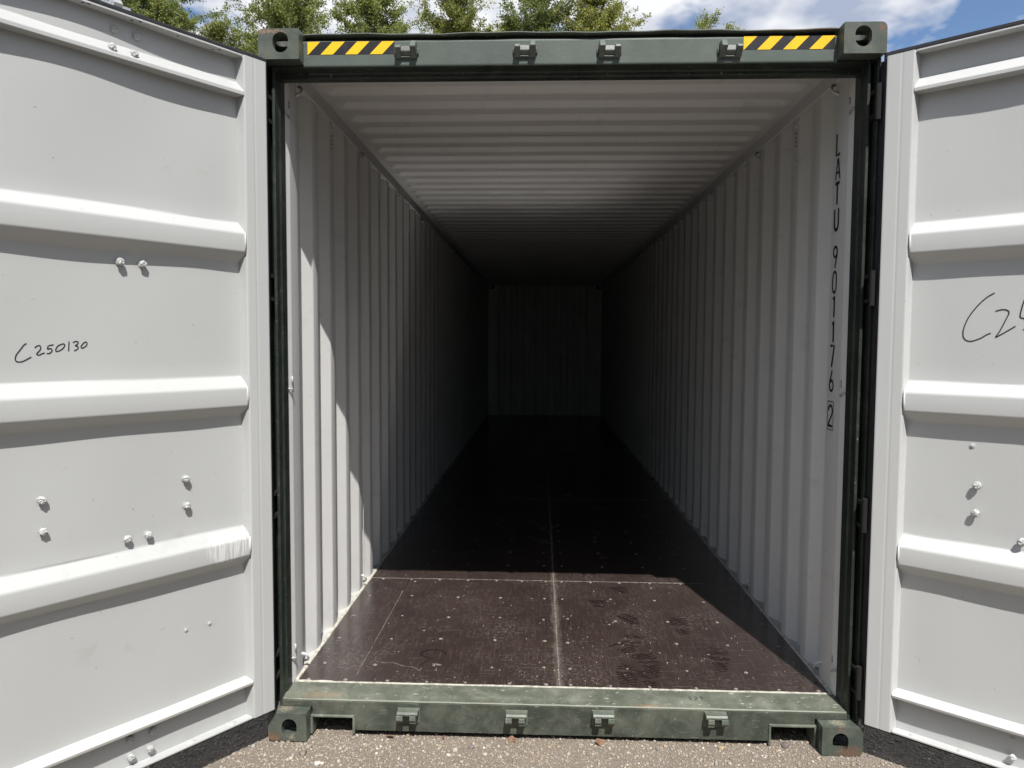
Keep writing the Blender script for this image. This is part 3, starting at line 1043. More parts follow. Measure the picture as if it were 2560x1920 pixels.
for i, (x, y, a, p) in enumerate(((0.767, 0.505, -0.12, (0, 1)), (0.43, 0.44, 0.12, (0.0, 0.95)), (0.33, 0.60, 0.55, (0.1, 0.8)),
                                  (0.40, 0.325, 0.05, (0.0, 0.7)), (0.31, 0.30, -0.1, (0.2, 1.0)), (0.40, 0.985, 0.35, (0.25, 0.75)),
                                  (0.66, 0.90, 0.0, (0.05, 0.9)), (0.385, 0.70, -0.2, (0.2, 0.75)), (0.25, 1.22, 0.1, (0.2, 0.8)), (0.40, 1.46, 0.2, (0.2, 0.7)))):
    shoe_print('shoe_mark', x, y, a, part=p, seed=i + 3, z=0.1646 + 0.0002 * (i % 3))
# ring shaped wet smear and pale drag scuff on the left board
m = MB()
m.ribbon([(-0.60 + 0.06 * math.cos(t * 0.35) , 0.50 + 0.045 * math.sin(t * 0.35)) for t in range(0, 15)] + [(-0.605, 0.44), (-0.63, 0.40), (-0.645, 0.375)], [0.006 + 0.010 * math.sin(0.2 * i) ** 2 for i in range(18)], lambda p: (p.x, p.y, 0.1648))
mk('wet_smear', m, M_shoe, fl)
m = MB()
pts = [(-0.885 + 0.018 * i, 0.40 - 0.0016 * i * i * 0.25 + 0.006 * math.sin(i * 1.2)) for i in range(15)]
m.ribbon(pts, [0.0012 + 0.003 * abs(math.sin(i * 1.9)) for i in range(15)], lambda p: (p.x, p.y, 0.1649))
m.ribbon([(-0.59, 0.392), (-0.575, 0.388), (-0.555, 0.381), (-0.545, 0.379)], [0.006, 0.013, 0.016, 0.006], lambda p: (p.x, p.y, 0.1649))
mk('chalk_scuff', m, M_scuff, fl)

# loose crumbs of wood on the floor
cm = MB()
for i in range(150):
    x = random.gauss(0.1, 0.65); y = 0.22 + abs(random.gauss(0, 0.75))
    if abs(x) > 1.15 or y > 3:
        continue
    l_ = random.uniform(0.001, 0.0035) * (2.2 if random.random() < 0.08 else 1); w_ = random.uniform(0.0008, 0.002); a = random.random() * 3.14
    ca, sa = math.cos(a), math.sin(a)
    q = [(-l_, -w_), (l_, -w_ * 0.6), (l_ * 0.9, w_), (-l_ * 0.8, w_ * 0.8)]
    b_ = [(x + u * ca - v_ * sa, y + u * sa + v_ * ca) for u, v_ in q]
    cm.add([(*p, 0.1646) for p in b_] + [(*p, 0.1662) for p in b_], [(4, 5, 6, 7), (0, 1, 5, 4), (1, 2, 6, 5), (2, 3, 7, 6), (3, 0, 4, 7)])
_m = Mat('pale_wood', 0.8)
_m.base(_m.mix(_m.ramp(_m.noise(9, 3), 0.35, 0.65), (0.32, 0.27, 0.19), (0.62, 0.58, 0.48)))
crumbs = mk('wood_crumbs', cm, _m.m)
crumbs['kind'] = 'stuff'; crumbs['label'] = 'scattered pale wood crumbs and grit on the brown floor'; crumbs['category'] = 'debris'

# ---- lashing rings, vents and number on the walls


def ring_path(up):
    s = 1 if up else -1
    return [(0.0, 0.018, 0.010 * s), (0.014, 0.014, 0.006 * s), (0.020, 0.006, -0.006 * s), (0.020, -0.006, -0.022 * s), (0.010, -0.018, -0.036 * s), (0.0, -0.026, -0.042 * s)]


for sx in (-1, 1):
    for upz, zc in ((True, 2.775), (False, 0.205)):
        for i in range(6):
            yc = (0.315 if sx < 0 else 0.345) + i * PITCH * 4
            m = MB().tube([(-sx * p[0], p[1], p[2]) for p in ring_path(upz)], 0.0058, 8)
            mk('lashing_ring', m, M_inner, walls[sx], smooth=True, loc=(sx * 1.172, yc, zc))
    for zc in (2.62, 1.455, 0.27):
        m = MB().tube([(sx * 1.184, 0.168, zc + 0.004), (sx * 1.168, 0.174, zc + 0.008), (sx * 1.163, 0.182, zc + 0.002), (sx * 1.1635, 0.192, zc - 0.004), (sx * 1.172, 0.200, zc - 0.008)], 0.0042, 8)
        mk('lashing_bar', m, M_white, walls[sx], smooth=True)
        for dz in (0.045,):
            m = MB().tube([(sx * 1.1665, 0.196, zc + dz - 0.014), (sx * 1.167, 0.198, zc + dz), (sx * 1.168, 0.199, zc + dz + 0.014)], 0.0035, 6)
            mk('weld_bead', m, M_white, walls[sx], smooth=True)
    for yc, zc in ((0.815, 2.685), (3.012, 2.70)):
        m = MB()
        a, b = sorted((sx * 1.1676, sx * 1.1702))
        m.box(a, b, yc - 0.027, yc + 0.027, zc - 0.14, zc + 0.075, 0)
        for r_ in range(4):
            for c_ in range(2):
                cy = yc + (-0.009 if c_ else 0.009); cz = zc + 0.028 - r_ * 0.020 - c_ * 0.008
                pts = [(sx * 1.1670, cy + 0.0048 * math.cos(t * 0.7854), cz + 0.0055 * math.sin(t * 0.7854)) for t in range(8)]
                m.add(pts, [tuple(range(8))], 1)
        for cy, cz in ((yc - 0.012, zc + 0.052), (yc + 0.012, zc + 0.062), (yc, zc - 0.125)):
            for rr, xx in ((0.008, 1.1672), ):
                pts = [(sx * xx, cy + rr * math.cos(t * 0.7854), cz + rr * math.sin(t * 0.7854)) for t in range(8)] + [(sx * (xx - 0.006), cy, cz)]
                m.add(pts, [(t, (t + 1) % 8, 8) for t in range(8)], 0)
        mk('air_vent', m, [M_inner, M_dark], walls[sx])

tops = [('L', 2.568), ('A', 2.463), ('T', 2.357), ('U', 2.249), ('9', 2.088), ('0', 1.981), ('1', 1.876), ('1', 1.769), ('7', 1.662), ('6', 1.556), ('2', 1.404)]
fnum = lambda p: (1.1688, 0.300 - p.x, p.y)
for ch, zt in tops:
    num = MB()
    put_glyph(num, ch, -0.021, zt - 0.094, 0.043, 0.090, 0.0145 if ch in 'LTU17' else 0.0112, fnum)
    mk('number_character', num, M_ink, walls[1])['label'] = 'black painted character ' + ch
num = MB()
fo = [(-0.031, 1.292), (0.031, 1.292), (0.031, 1.418), (-0.031, 1.418)]
fi = [(-0.027, 1.2955), (0.027, 1.2955), (0.027, 1.4145), (-0.027, 1.4145)]
num.add([fnum(Vector(p)) for p in fo + fi], [(i, (i + 1) % 4, 4 + (i + 1) % 4, 4 + i) for i in range(4)])
mk('number_frame', num, M_ink, walls[1])

# ================================================================== doors
DW = 1.170; D = 0.042; DZ0, DZ1 = 0.147, 2.758


def door_frame(side):
    a = R(36.25 if side < 0 else 50.75)
    p0 = (-1.18, -0.02) if side < 0 else (1.211, -0.02)
    t = Vector((side * math.sin(a), -math.cos(a), 0))
    return p0, math.atan2(t.y, t.x)


class DB(MB):
    """mesh builder in door coordinates u (along), w (towards the inside), z"""
    def __init__(self, s):
        super().__init__(); self.s = s

    def P(self, u, w, z):
        return (u, w * self.s, z)

    def dbox(self, u0, u1, w0, w1, z0, z1):
        a, b = sorted((w0 * self.s, w1 * self.s))
        return self.box(u0, u1, a, b, z0, z1)

    def dprism(self, poly_wz, u0, u1):
        return self.prism([(w * self.s, z) for w, z in poly_wz], u0, u1, 'x')


RIBS = (0.818, 1.413, 2.010)


def rib_profile():
    """(w, z) polyline of the pressed door sheet, bottom to top"""
    pts = [(-D, 0.155)]
    for zb in RIBS:
        pts += [(-D, zb - 0.040), (0.0, zb - 0.001), (0.0, zb + 0.070), (-D, zb + 0.114)]
    pts += [(-D, 2.751)]
    out = []
    rp_ = rounded(pts, 0.007, 3)
    for i in range(len(rp_) - 1):
        a, b = rp_[i], rp_[i + 1]
        nn = max(1, int(abs(b[1] - a[1]) / 0.05))
        for k_ in range(nn):
            t = k_ / nn
            out.append((a[0] + (b[0] - a[0]) * t, a[1] + (b[1] - a[1]) * t))
    out.append(rp_[-1])
    return out


def buckle(u, z, seed):
    f = (math.sin(u * 5.1 + seed) * math.sin(z * 3.3 + seed * 1.7) + 0.6 * math.sin(u * 9.7 + z * 4.1 + seed * 2.3))
    edge = min(1.0, max(0.0, min(u - 0.1, DW - 0.1 - u) / 0.15))
    return (0.0028 + 0.0022 * max(0.0, min(1.0, (z - 2.2) / 0.3))) * f * edge


def make_door(side):
    s = 1 if side < 0 else -1
    (px, py), ang = door_frame(side)
    mw = M_white_doorL if side < 0 else M_white_doorR
    pr = rib_profile()
    nu = 36
    us = [0.099 + (DW - 0.198) * i / nu for i in range(nu + 1)]
    m = DB(s); seed = 1.3 if side < 0 else 4.4
    vs_ = [m.P(u, w + (buckle(u, z, seed) if w < -D + 0.002 else 0), z) for u in us for (w, z) in pr]
    n = len(pr)
    fs_ = [(i * n + j, i * n + j + 1, (i + 1) * n + j + 1, (i + 1) * n + j) for i in range(nu) for j in range(n - 1)]
    m.add(vs_, fs_)
    door = mk('container_door', m, mw, box, smooth=True)
    door.location = (px, py, 0); door.rotation_euler = (0, 0, ang)
    door['label'] = 'white inner face of the open %s door' % ('left' if side < 0 else 'right')
    # green outside sheet
    m = DB(s); m.add([m.P(u, w - 0.004 + (buckle(u, z, seed) if w < -D + 0.002 else 0), z) for u in us for (w, z) in pr], fs_)
    mk('outer_skin', m, M_green, door, smooth=True)
    # hinge stile and free stile
    for u0, u1 in ((0.0, 0.101), (DW - 0.101, DW)):
        sm2 = DB(s)
        pl = [(0, -0.052), (0, -0.004), (0.0015, -0.001), (0.005, 0.0), (0.047, 0.0), (0.054, -0.0008), (0.061, 0.0), (0.090, 0.0), (0.094, -0.001), (0.097, -0.005), (0.106, -0.043), (0.106, -0.052)]
        if u0 > 0.5:
            pl = [(DW - a_, b_) for a_, b_ in pl]
        sm2.prism([(a_, b_ * s) for a_, b_ in pl], DZ0, DZ1, 'z')
        mk('stile', sm2, mw, door)
    # rails
    ua, ub = 0.1005, DW - 0.1005
    r1 = DB(s)
    r1.dbox(ua, ub, -0.050, -0.001, 2.7505, 2.7575)
    mk('top_rail', r1, mw, door, bevel=0.0015)
    r1 = DB(s)
    r1.dprism([(-D - 0.004, 2.664), (-D + 0.004, 2.660), (-0.004, 2.624), (0.0, 2.618), (0.0, 2.605), (-D - 0.004, 2.602)], ua - 0.004, ub)
    mk('top_rail_lip', r1, mw, door, bevel=0.0015)
    r1 = DB(s)
    r1.dbox(ua, ub, -0.050, -0.001, 0.1475, 0.1545)
    mk('bottom_rail', r1, mw, door, bevel=0.0015)
    r1 = DB(s)
    r1.dprism([(-D - 0.004, 0.294), (0.0, 0.288), (0.002, 0.299), (-0.004, 0.303), (-D - 0.004, 0.316)], ua - 0.004, ub)
    mk('bottom_rail_lip', r1, M_dirtywhite if side < 0 else mw, door, bevel=0.0015)
    # weld fillets at rib ends
    for zb in RIBS:
        wf = DB(s)
        wf.tube([wf.P(0.101, -0.002, zb - 0.006), wf.P(0.1015, 0.001, zb + 0.03), wf.P(0.101, -0.001, zb + 0.074)], [0.003, 0.0042, 0.003], 6)
        mk('weld_bead', wf, mw, door, smooth=True)
    # small weld pips along the stile foot
    wp = DB(s)
    rs = random.Random(11 + side)
    z = 0.33
    while z < 2.58:
        z += rs.uniform(0.05, 0.14)
        if any(zb - 0.05 < z < zb + 0.12 for zb in RIBS) or z > 2.58:
            continue
        wp.tube([wp.P(0.103, -D + 0.002, z), wp.P(0.1035, -D + 0.003, z + rs.uniform(0.006, 0.014))], 0.0026, 6)
    mk('weld_pip', wp, mw, door)['kind'] = 'stuff'
    # rubber gasket round the edge
    g = DB(s)
    for (u0, u1, z0, z1) in ((-0.016, -0.0002, DZ0 - 0.016, DZ1 + 0.024), (DW + 0.0002, DW + 0.016, DZ0 - 0.016, DZ1 + 0.024),
                             (-0.0002, DW + 0.0002, DZ1 + 0.0002, DZ1 + 0.024), (-0.0002, DW + 0.0002, DZ0 - 0.016, DZ0 - 0.0002)):
        g.dbox(u0, u1, -0.046, -0.022, z0, z1)
    mk('gasket', g, M_rubber, door, bevel=0.003)
    g = DB(s)
    g.dbox(-0.009, DW + 0.009, -0.020, -0.008, DZ1 + 0.0004, DZ1 + 0.014)
    g.dbox(-0.009, -0.0004, -0.020, -0.008, DZ0 - 0.009, DZ1)
    g.dbox(-0.030 if side < 0 else -0.042, 0.004, -0.066, -0.0535, DZ0 - 0.010, DZ1 + 0.004)
    mk('gasket_fin', g, M_rubber, door, bevel=0.003)
    # lock rods with cams on the outside
    for u in (0.53, 1.00):
        lr = DB(s)
        lr.tube([lr.P(u, -0.085, 0.115), lr.P(u, -0.085, 2.79)], 0.017, 14)
        for zb in (0.4, 1.15, 1.9, 2.55):
            lr.dbox(u - 0.045, u + 0.045, -0.105, -0.055, zb - 0.025, zb + 0.025)
        for zc in (2.80, 0.105):
            lr.dprism([(-0.115, zc - 0.022), (-0.060, zc - 0.028), (-0.045, zc + 0.004), (-0.060, zc + 0.022), (-0.105, zc + 0.018)], u - 0.014, u + 0.014)
            lr.dprism([(-0.110, zc - 0.014), (-0.070, zc - 0.014), (-0.070, zc + 0.010), (-0.110, zc + 0.010)], u - 0.050, u + 0.038)
        mk('lock_rod', lr, M_galv, door)
    # hinge blades
    for zc in (2.60, 1.885, 0.985, 0.30):
        hb = DB(s)
        hb.dbox(-0.014, 0.10, -0.064, -0.055, zc - 0.036, zc + 0.036)
        mk('hinge_blade', hb, M_dark, door)  # blackened like the hinges to carry the gap's shade
    return door, s, mw


def bolt_mesh(seed, flat=False):
    """paint-clogged bolt end: short shank with a lumpy head, axis along +y"""
    rs = random.Random(seed)
    m = MB()
    prof_ = [(0.0, 0.0135), (0.0016, 0.013), (0.0024, 0.0078), (0.007, 0.0078), (0.009, 0.0122), (0.014, 0.0128), (0.018, 0.0095), (0.0195, 0.0045)] if not flat else \
            [(0.0, 0.010), (0.0015, 0.0098), (0.0018, 0.006), (0.004, 0.0055), (0.0048, 0.003)]
    kx = 12
    vs_ = []
    for d_, r_ in prof_:
        for j in range(kx):
            rr = r_ * (1 + (rs.uniform(-0.16, 0.16) if d_ > 0.005 else 0))
            an = 6.28318 * j / kx
            vs_.append((rr * math.cos(an), d_ + (rs.uniform(-.0015, .0015) if d_ > 0.012 else 0), rr * math.sin(an)))
    n = len(prof_)
    fs_ = [(i * kx + j, i * kx + (j + 1) % kx, (i + 1) * kx + (j + 1) % kx, (i + 1) * kx + j) for i in range(n - 1) for j in range(kx)] + [tuple((n - 1) * kx + j for j in range(kx))]
    return m.add(vs_, fs_)


doorL, sL, mL = make_door(-1)
doorR, sR, mR = make_door(1)
protos = {}
for sd, door, mw in ((1, doorL, mL), (-1, doorR, mR)):
    for kind in ('a', 'b', 'flat'):
        m = bolt_mesh({'a': 3, 'b': 8, 'flat': 5}[kind], kind == 'flat')
        o = mk('bolt_end', m, mw, door)
        protos[(sd, kind)] = [o, False]


def put_bolt(sd, door, u, z, w, kind):
    pr = protos[(sd, kind)]
    if not pr[1]:
        o = pr[0]; pr[1] = True
    else:
        o = bpy.data.objects.new('bolt_end', pr[0].data); COL.objects.link(o); o.parent = door
    o.location = (u, w * sd, z)
    o.rotation_euler = (0, random.uniform(0, 6.28), 0 if sd > 0 else math.pi)


for i, (u, z) in enumerate(((0.552, 1.934), (0.477, 1.932), (0.81, 1.153), (0.809, 1.051), (0.339, 1.154), (0.337, 1.052), (0.552, 0.972), (0.479, 0.972))):
    put_bolt(1, doorL, u, z, -D, 'ab'[i % 2])
for u, z in ((0.347, 0.58), (0.254, 0.577)):
    put_bolt(1, doorL, u, z, -D, 'flat')
for i, (u, z) in enumerate(((0.568, 2.637), (0.498, 2.637))):
    put_bolt(1, doorL, u, z, -0.020, 'ab'[i])
for i, (u, z) in enumerate(((0.551, 2.708), (0.477, 2.708), (0.557, 0.251), (0.479, 0.248))):
    put_bolt(1, doorL, u, z, -D - 0.006, 'ab'[i % 2])
for i, (u, z) in enumerate(((0.559, 0.189), (0.491, 0.189))):
    put_bolt(1, doorL, u, z, -D, 'ab'[i])
for i, (u, z) in enumerate(((0.343, 1.155), (0.341, 1.053), (0.484, 0.973), (0.80, 1.15), (0.80, 1.05))):
    put_bolt(-1, doorR, u, z, -D, 'ab'[i % 2])
for u, z in ((0.322, 1.297), (0.483, 0.253)):
    put_bolt(-1, doorR, u, z, -D, 'flat')
put_bolt(-1, doorR, 0.486, 0.189, -D, 'b')

# drip holes in the top rail and blobs on the bottom rail
hm = DB(sL)
for u, dw in ((0.655, -.012), (0.499, -.02), (0.477, -.008), (0.342, -.018), (0.187, -.014), (0.205, -.03), (0.64, -.006)):
    hm.add([hm.P(u + 0.005 * math.cos(t * 0.7854), dw + 0.004 * math.sin(t * 0.7854), 2.7499) for t in range(8)], [tuple(range(8))])
mk('drip_hole', hm, M_dark, doorL)
for door, sd, us_ in ((doorL, sL, (0.346, 0.179)), (doorR, sR, (0.172, 0.331))):
    for u in us_:
        m = DB(sd)
        ring_ = [[m.P(u + r_ * math.cos(t * 0.628), -0.020 + r_ * 0.7 * math.sin(t * 0.628), 0.1546 + h_) for t in range(10)] for r_, h_ in ((0.016, 0), (0.012, 0.004), (0.006, 0.0065))]
        m.add(sum(ring_, []), [(a * 10 + t, a * 10 + (t + 1) % 10, a * 10 + 10 + (t + 1) % 10, a * 10 + 10 + t) for a in range(2) for t in range(10)] + [tuple(20 + t for t in range(10))])
        mk('paint_blob', m, mL if sd > 0 else mR, door, smooth=True)

# marker pen writing, strokes in door coordinates (u, z)
WR_L = [[(0.834, 1.654), (0.842, 1.648), (0.852, 1.634), (0.863, 1.618), (0.866, 1.606), (0.864, 1.599), (0.856, 1.596), (0.843, 1.599), (0.831, 1.606), (0.822, 1.611)], [(0.812, 1.64), (0.805, 1.646), (0.798, 1.647), (0.795, 1.641), (0.798, 1.632), (0.807, 1.621), (0.801, 1.617), (0.793, 1.621), (0.784, 1.624)], [(0.773, 1.647), (0.758, 1.65)], [(0.774, 1.646), (0.776, 1.636), (0.767, 1.638), (0.763, 1.632), (0.766, 1.626), (0.772, 1.622), (0.779, 1.622)], [(0.739, 1.65), (0.746, 1.646), (0.752, 1.636), (0.752, 1.629), (0.746, 1.629), (0.735, 1.635), (0.728, 1.643), (0.726, 1.65), (0.73, 1.653), (0.739, 1.65)], [(0.713, 1.661), (0.714, 1.646), (0.715, 1.629)], [(0.702, 1.657), (0.693, 1.661), (0.686, 1.659), (0.688, 1.652), (0.695, 1.647), (0.689, 1.645), (0.686, 1.64), (0.691, 1.634), (0.699, 1.63)], [(0.663, 1.66), (0.67, 1.655), (0.677, 1.646), (0.677, 1.64), (0.671, 1.64), (0.662, 1.647), (0.659, 1.655), (0.663, 1.66)]]
WR_R = [[(0.37, 1.851), (0.346, 1.835), (0.318, 1.804), (0.294, 1.766), (0.28, 1.726), (0.279, 1.698), (0.288, 1.683), (0.305, 1.679), (0.332, 1.689), (0.351, 1.702), (0.364, 1.708)], [(0.375, 1.786), (0.393, 1.791), (0.409, 1.789), (0.415, 1.779), (0.407, 1.756), (0.39, 1.714), (0.379, 1.694), (0.39, 1.7), (0.415, 1.717), (0.436, 1.732)], [(0.459, 1.827), (0.452, 1.797), (0.448, 1.765), (0.458, 1.759), (0.467, 1.749), (0.47, 1.736), (0.465, 1.724), (0.458, 1.719)]]


def smooth_line(pts, n=6):
    if len(pts) < 3:
        return pts
    P = [Vector(p) for p in pts]
    out = []
    for i in range(len(P) - 1):
        p0 = P[max(i - 1, 0)]; p1 = P[i]; p2 = P[i + 1]; p3 = P[min(i + 2, len(P) - 1)]
        for k_ in range(n):
            t = k_ / n
            q = 0.5 * ((2 * p1) + (p2 - p0) * t + (2 * p0 - 5 * p1 + 4 * p2 - p3) * t * t + (3 * p1 - p0 - 3 * p2 + p3) * t ** 3)
            out.append((q.x, q.y))
    out.append(tuple(P[-1]))
    return out


for door, sd, strokes, wd, txt, seed in ((doorL, sL, WR_L, 0.0032, 'C250130 in small black pen strokes', 1.3), (doorR, sR, WR_R, 0.0036, 'large black pen strokes starting with C2', 4.4)):
    m = DB(sd)
    for st in strokes:
        m.ribbon(smooth_line(st), wd, lambda p: m.P(p.x, -D + buckle(p.x, p.y, seed) + 0.0012, p.y))
    o = mk('pen_writing', m, M_ink, door)
    o['label'] = txt

# ================================================================== small things on the ground
_m = Mat('dry_leaf_brown', 0.7)
_m.base(_m.mix(_m.ramp(_m.noise(60, 4), 0.3, 0.7), (0.13, 0.065, 0.038), (0.25, 0.145, 0.085)))
M_leafdry = _m.m


def dry_leaf(x, y, size, rz, tilt, label):
    m = MB(); n = 8
    L = []; Rr = []; C = []
    for i in range(n + 1):
        t = i / n
        hw = 0.42 * math.sin(math.pi * t ** 0.8) * (1 - 0.3 * t) + 0.02
        cz = 0.35 * (t - 0.5) ** 2 * 1.2
        C.append((t - 0.5, 0, cz)); L.append((t - 0.5, hw, cz + 0.22 * hw + 0.05 * math.sin(9 * t))); Rr.append((t - 0.5, -hw, cz + 0.3 * hw + 0.05 * math.cos(8 * t)))
    pts = L + C + Rr
    pts = [(a * size, b * size, c * size) for a, b, c in pts]
    k_ = n + 1
    m.add(pts, [(i, i + 1, k_ + i + 1, k_ + i) for i in range(n)] + [(k_ + i, k_ + i + 1, 2 * k_ + i + 1, 2 * k_ + i) for i in range(n)])
    m.tube([(-0.5 * size, 0, 0.1 * size), (-0.72 * size, 0.04 * size, 0.06 * size)], 0.02 * size, 5)
    o = mk('dry_leaf', m, M_leafdry, None, smooth=True)
    o.location = (x, y, ground_z(x, y) + 0.006); o.rotation_euler = (tilt, 0.1, rz)
    tag(o, label, 'leaf', 'dry leaves along the sill')


dry_leaf(0.165, 0.045, 0.046, 0.5, 0.5, 'orange brown dry leaf leaning below the second lug from the right')
dry_leaf(-0.72, 0.052, 0.040, 2.6, 0.4, 'curled brown dry leaf under the leftmost sill lug')
dry_leaf(-0.20, 0.05, 0.036, -0.6, 0.7, 'small crumpled dry leaf under the second lug from the left')
dry_leaf(-0.49, 0.058, 0.022, 1.1, 0.9, 'tiny dark dry leaf between the two left sill lugs')


def lone_stone(x, y, s, col_, label, seed):
    rs = np.random.default_rng(seed)
    bm = bmesh.new(); bmesh.ops.create_icosphere(bm, subdivisions=2, radius=s)
    for v in bm.verts:
        k_ = 1 + 0.22 * math.sin(v.co.x / s * 3 + seed) * math.cos(v.co.y / s * 2.3 + seed) + rs.normal(0, 0.05)
        v.co *= k_; v.co.z *= 0.62
    me = bpy.data.meshes.new('stone'); bm.to_mesh(me); bm.free()
    M_ = Mat('stone', 0.9)
    M_.base(M_.mix(M_.ramp(M_.noise(90, 4, 0.6), 0.35, 0.65), tuple(c * 0.75 for c in col_), col_)); M_.bump(M_.noise(150, 3), 0.5, 0.002)
    me.materials.append(M_.m)
    o = bpy.data.objects.new('stone', me); COL.objects.link(o); o.location = (x, y, ground_z(x, y) + s * 0.3)
    tag(o, label, 'stone', 'larger loose stones')


lone_stone(-0.368, -0.005, 0.012, (0.22, 0.19, 0.18), 'rounded grey stone on the gravel left of centre', 3)
lone_stone(-0.965, -0.150, 0.014, (0.62, 0.58, 0.52), 'pale white stone near the left bottom edge', 5)
lone_stone(0.66, 0.030, 0.014, (0.42, 0.33, 0.2), 'yellowish flat stone below the rightmost sill lug', 8)
lone_stone(0.93, 0.062, 0.018, (0.17, 0.14, 0.13), 'dark lump of stone in the right fork opening', 12)
lone_stone(-0.872, 0.045, 0.012, (0.30, 0.25, 0.21), 'small stone by the corner of the left fork opening', 15)

# ================================================================== trees behind the container
LM = Mat('birch_leaf', 0.6, 0, 0.18)
at = LM.n('ShaderNodeAttribute'); at.attribute_name = 'tint'
LM.base(at.outputs['Color'])
tr = LM.n('ShaderNodeBsdfTranslucent')
LM.l(at.outputs['Color'], tr.inputs['Color'])
mx = LM.n('ShaderNodeMixShader'); mx.inputs[0].default_value = 0.4
LM.l(LM.b.outputs[0], mx.inputs[1]); LM.l(tr.outputs[0], mx.inputs[2])
LM.l(mx.outputs[0], LM.t.nodes['Material Output'].inputs[0])
BK = Mat('birch_bark', 0.8)
BK.base(BK.mix(BK.ramp(BK.noise(1.0, 4, 0.6, BK.coords((4, 4, 14))), 0.5, 0.62), (0.45, 0.43, 0.40), (0.05, 0.045, 0.04)))


def tree(name, x, y, top, width, density, label, seed, tint=(1, 1, 1), sparse=False):
    rs = np.random.default_rng(seed)
    root = bpy.data.objects.new(name, None); COL.objects.link(root); root.location = (x, y, 0)
    tag(root, label, 'tree', 'birch trees behind the container')
    H = top
    tm = MB()
    bend = rs.normal(0, 0.25, 2)
    def axis(t):
        return Vector((bend[0] * t * t, bend[1] * t * t, H * 0.985 * t))
    tm.tube([axis(i / 14) for i in range(15)], [0.17 * (1 - i / 14) ** 0.8 * (H / 16) + 0.012 for i in range(15)], 8)
    leaves = []
    nl = int(150 * density)
    depth = 7.5                       # metres of crown below the tip
    for b in range(nl):
        hd = 0.12 + (depth - 0.12) * rs.random() ** 1.25
        t = max(0.25, 1 - hd / H)
        reach = width / 2 * min(1.0, (hd / (0.50 * width)) ** 0.7) * rs.uniform(0.30, 1.22) + 0.06
        an = rs.uniform(0, 6.283)
        rise = reach * rs.uniform(0.35, 0.8)
        st = axis(t); st.z -= rise * 0.8
        rel = min(1.0, hd / depth)
        pts = []
        for k_ in range(5):
            u = k_ / 4
            pts.append(st + Vector((math.cos(an) * reach * u, math.sin(an) * reach * u, rise * u)) + Vector(rs.normal(0, 0.05 * reach, 3)) * (u > 0))
        tm.tube(pts, [0.028 * (1 - u * 0.85) * (0.4 + 0.6 * rel) + 0.004 for u in (0, .25, .5, .75, 1)], 5)
        ntw = 7 + int(reach * 7)
        for w_ in range(ntw):
            u = rs.uniform(0.12, 1.0)
            k_ = min(3, int(u * 4)); fr = u * 4 - k_
            p = pts[k_].lerp(pts[k_ + 1], fr)
            d = Vector((math.cos(an) * 0.6 + rs.normal(0, .7), math.sin(an) * 0.6 + rs.normal(0, .7), rs.normal(0.35, .5))).normalized()
            tl = rs.uniform(0.16, 0.50)
            q = p + d * tl; q.z -= 0.10 * tl
            tm.tube([p, q], [0.006, 0.002], 3, cap=False)
            nlv = rs.integers(15, 30) if not sparse else rs.integers(8, 15)
            for _ in range(nlv):
                v_ = rs.random() ** 0.7
                c_ = p.lerp(q, v_) + Vector(rs.normal(0, 0.07, 3))
                leaves.append((c_.x, c_.y, c_.z - abs(rs.normal(0, 0.04))))
    mk('trunk', tm, BK.m, root, smooth=True, recalc=False)
    C = np.array(leaves); n = len(C)
    # leaf quads, hanging, random heading
    ax = rs.normal(0, 1, (n, 3)); ax[:, 2] = ax[:, 2] * 0.7 - 0.7
    ax /= np.linalg.norm(ax, axis=1, keepdims=True)
    rn = rs.normal(0, 1, (n, 3)); sd = np.cross(ax, rn); sd /= np.linalg.norm(sd, axis=1, keepdims=True)
    ln = rs.uniform(0.055, 0.095, (n, 1)); wd = ln * rs.uniform(0.5, 0.75, (n, 1))
    nr = np.cross(ax, sd)
    V = np.stack([C, C + ax * ln * 0.55 + sd * wd * 0.62 + nr * wd * 0.15, C + ax * ln * 1.35, C + ax * ln * 0.55 - sd * wd * 0.62 + nr * wd * 0.15], 1)
    F = np.arange(n * 4).reshape(n, 4)
    me = bpy.data.meshes.new('crown')
    me.vertices.add(n * 4); me.vertices.foreach_set('co', V.reshape(-1))
    me.loops.add(n * 4); me.loops.foreach_set('vertex_index', F.reshape(-1).astype(np.int32))
    me.polygons.add(n); me.polygons.foreach_set('loop_start', np.arange(0, n * 4, 4, dtype=np.int32))
    base = np.array([0.245, 0.285, 0.082]) * np.array(tint)
    colr = base * rs.uniform(0.62, 1.32, (n, 1)) * np.array([1, 1, 1]) + rs.normal(0, 0.012, (n, 3)) * np.array([1, 0.5, 0.3])
    colr = np.clip(colr, 0.01, 1)
    full = np.ones((n, 4, 4)); full[..., :3] = colr[:, None]
    ca_ = me.color_attributes.new('tint', 'FLOAT_COLOR', 'POINT'); ca_.data.foreach_set('color', full.reshape(-1))
    me.materials.append(LM.m); me.update(calc_edges=True)
    o = bpy.data.objects.new('crown', me); COL.objects.link(o); o.parent = root
    return n


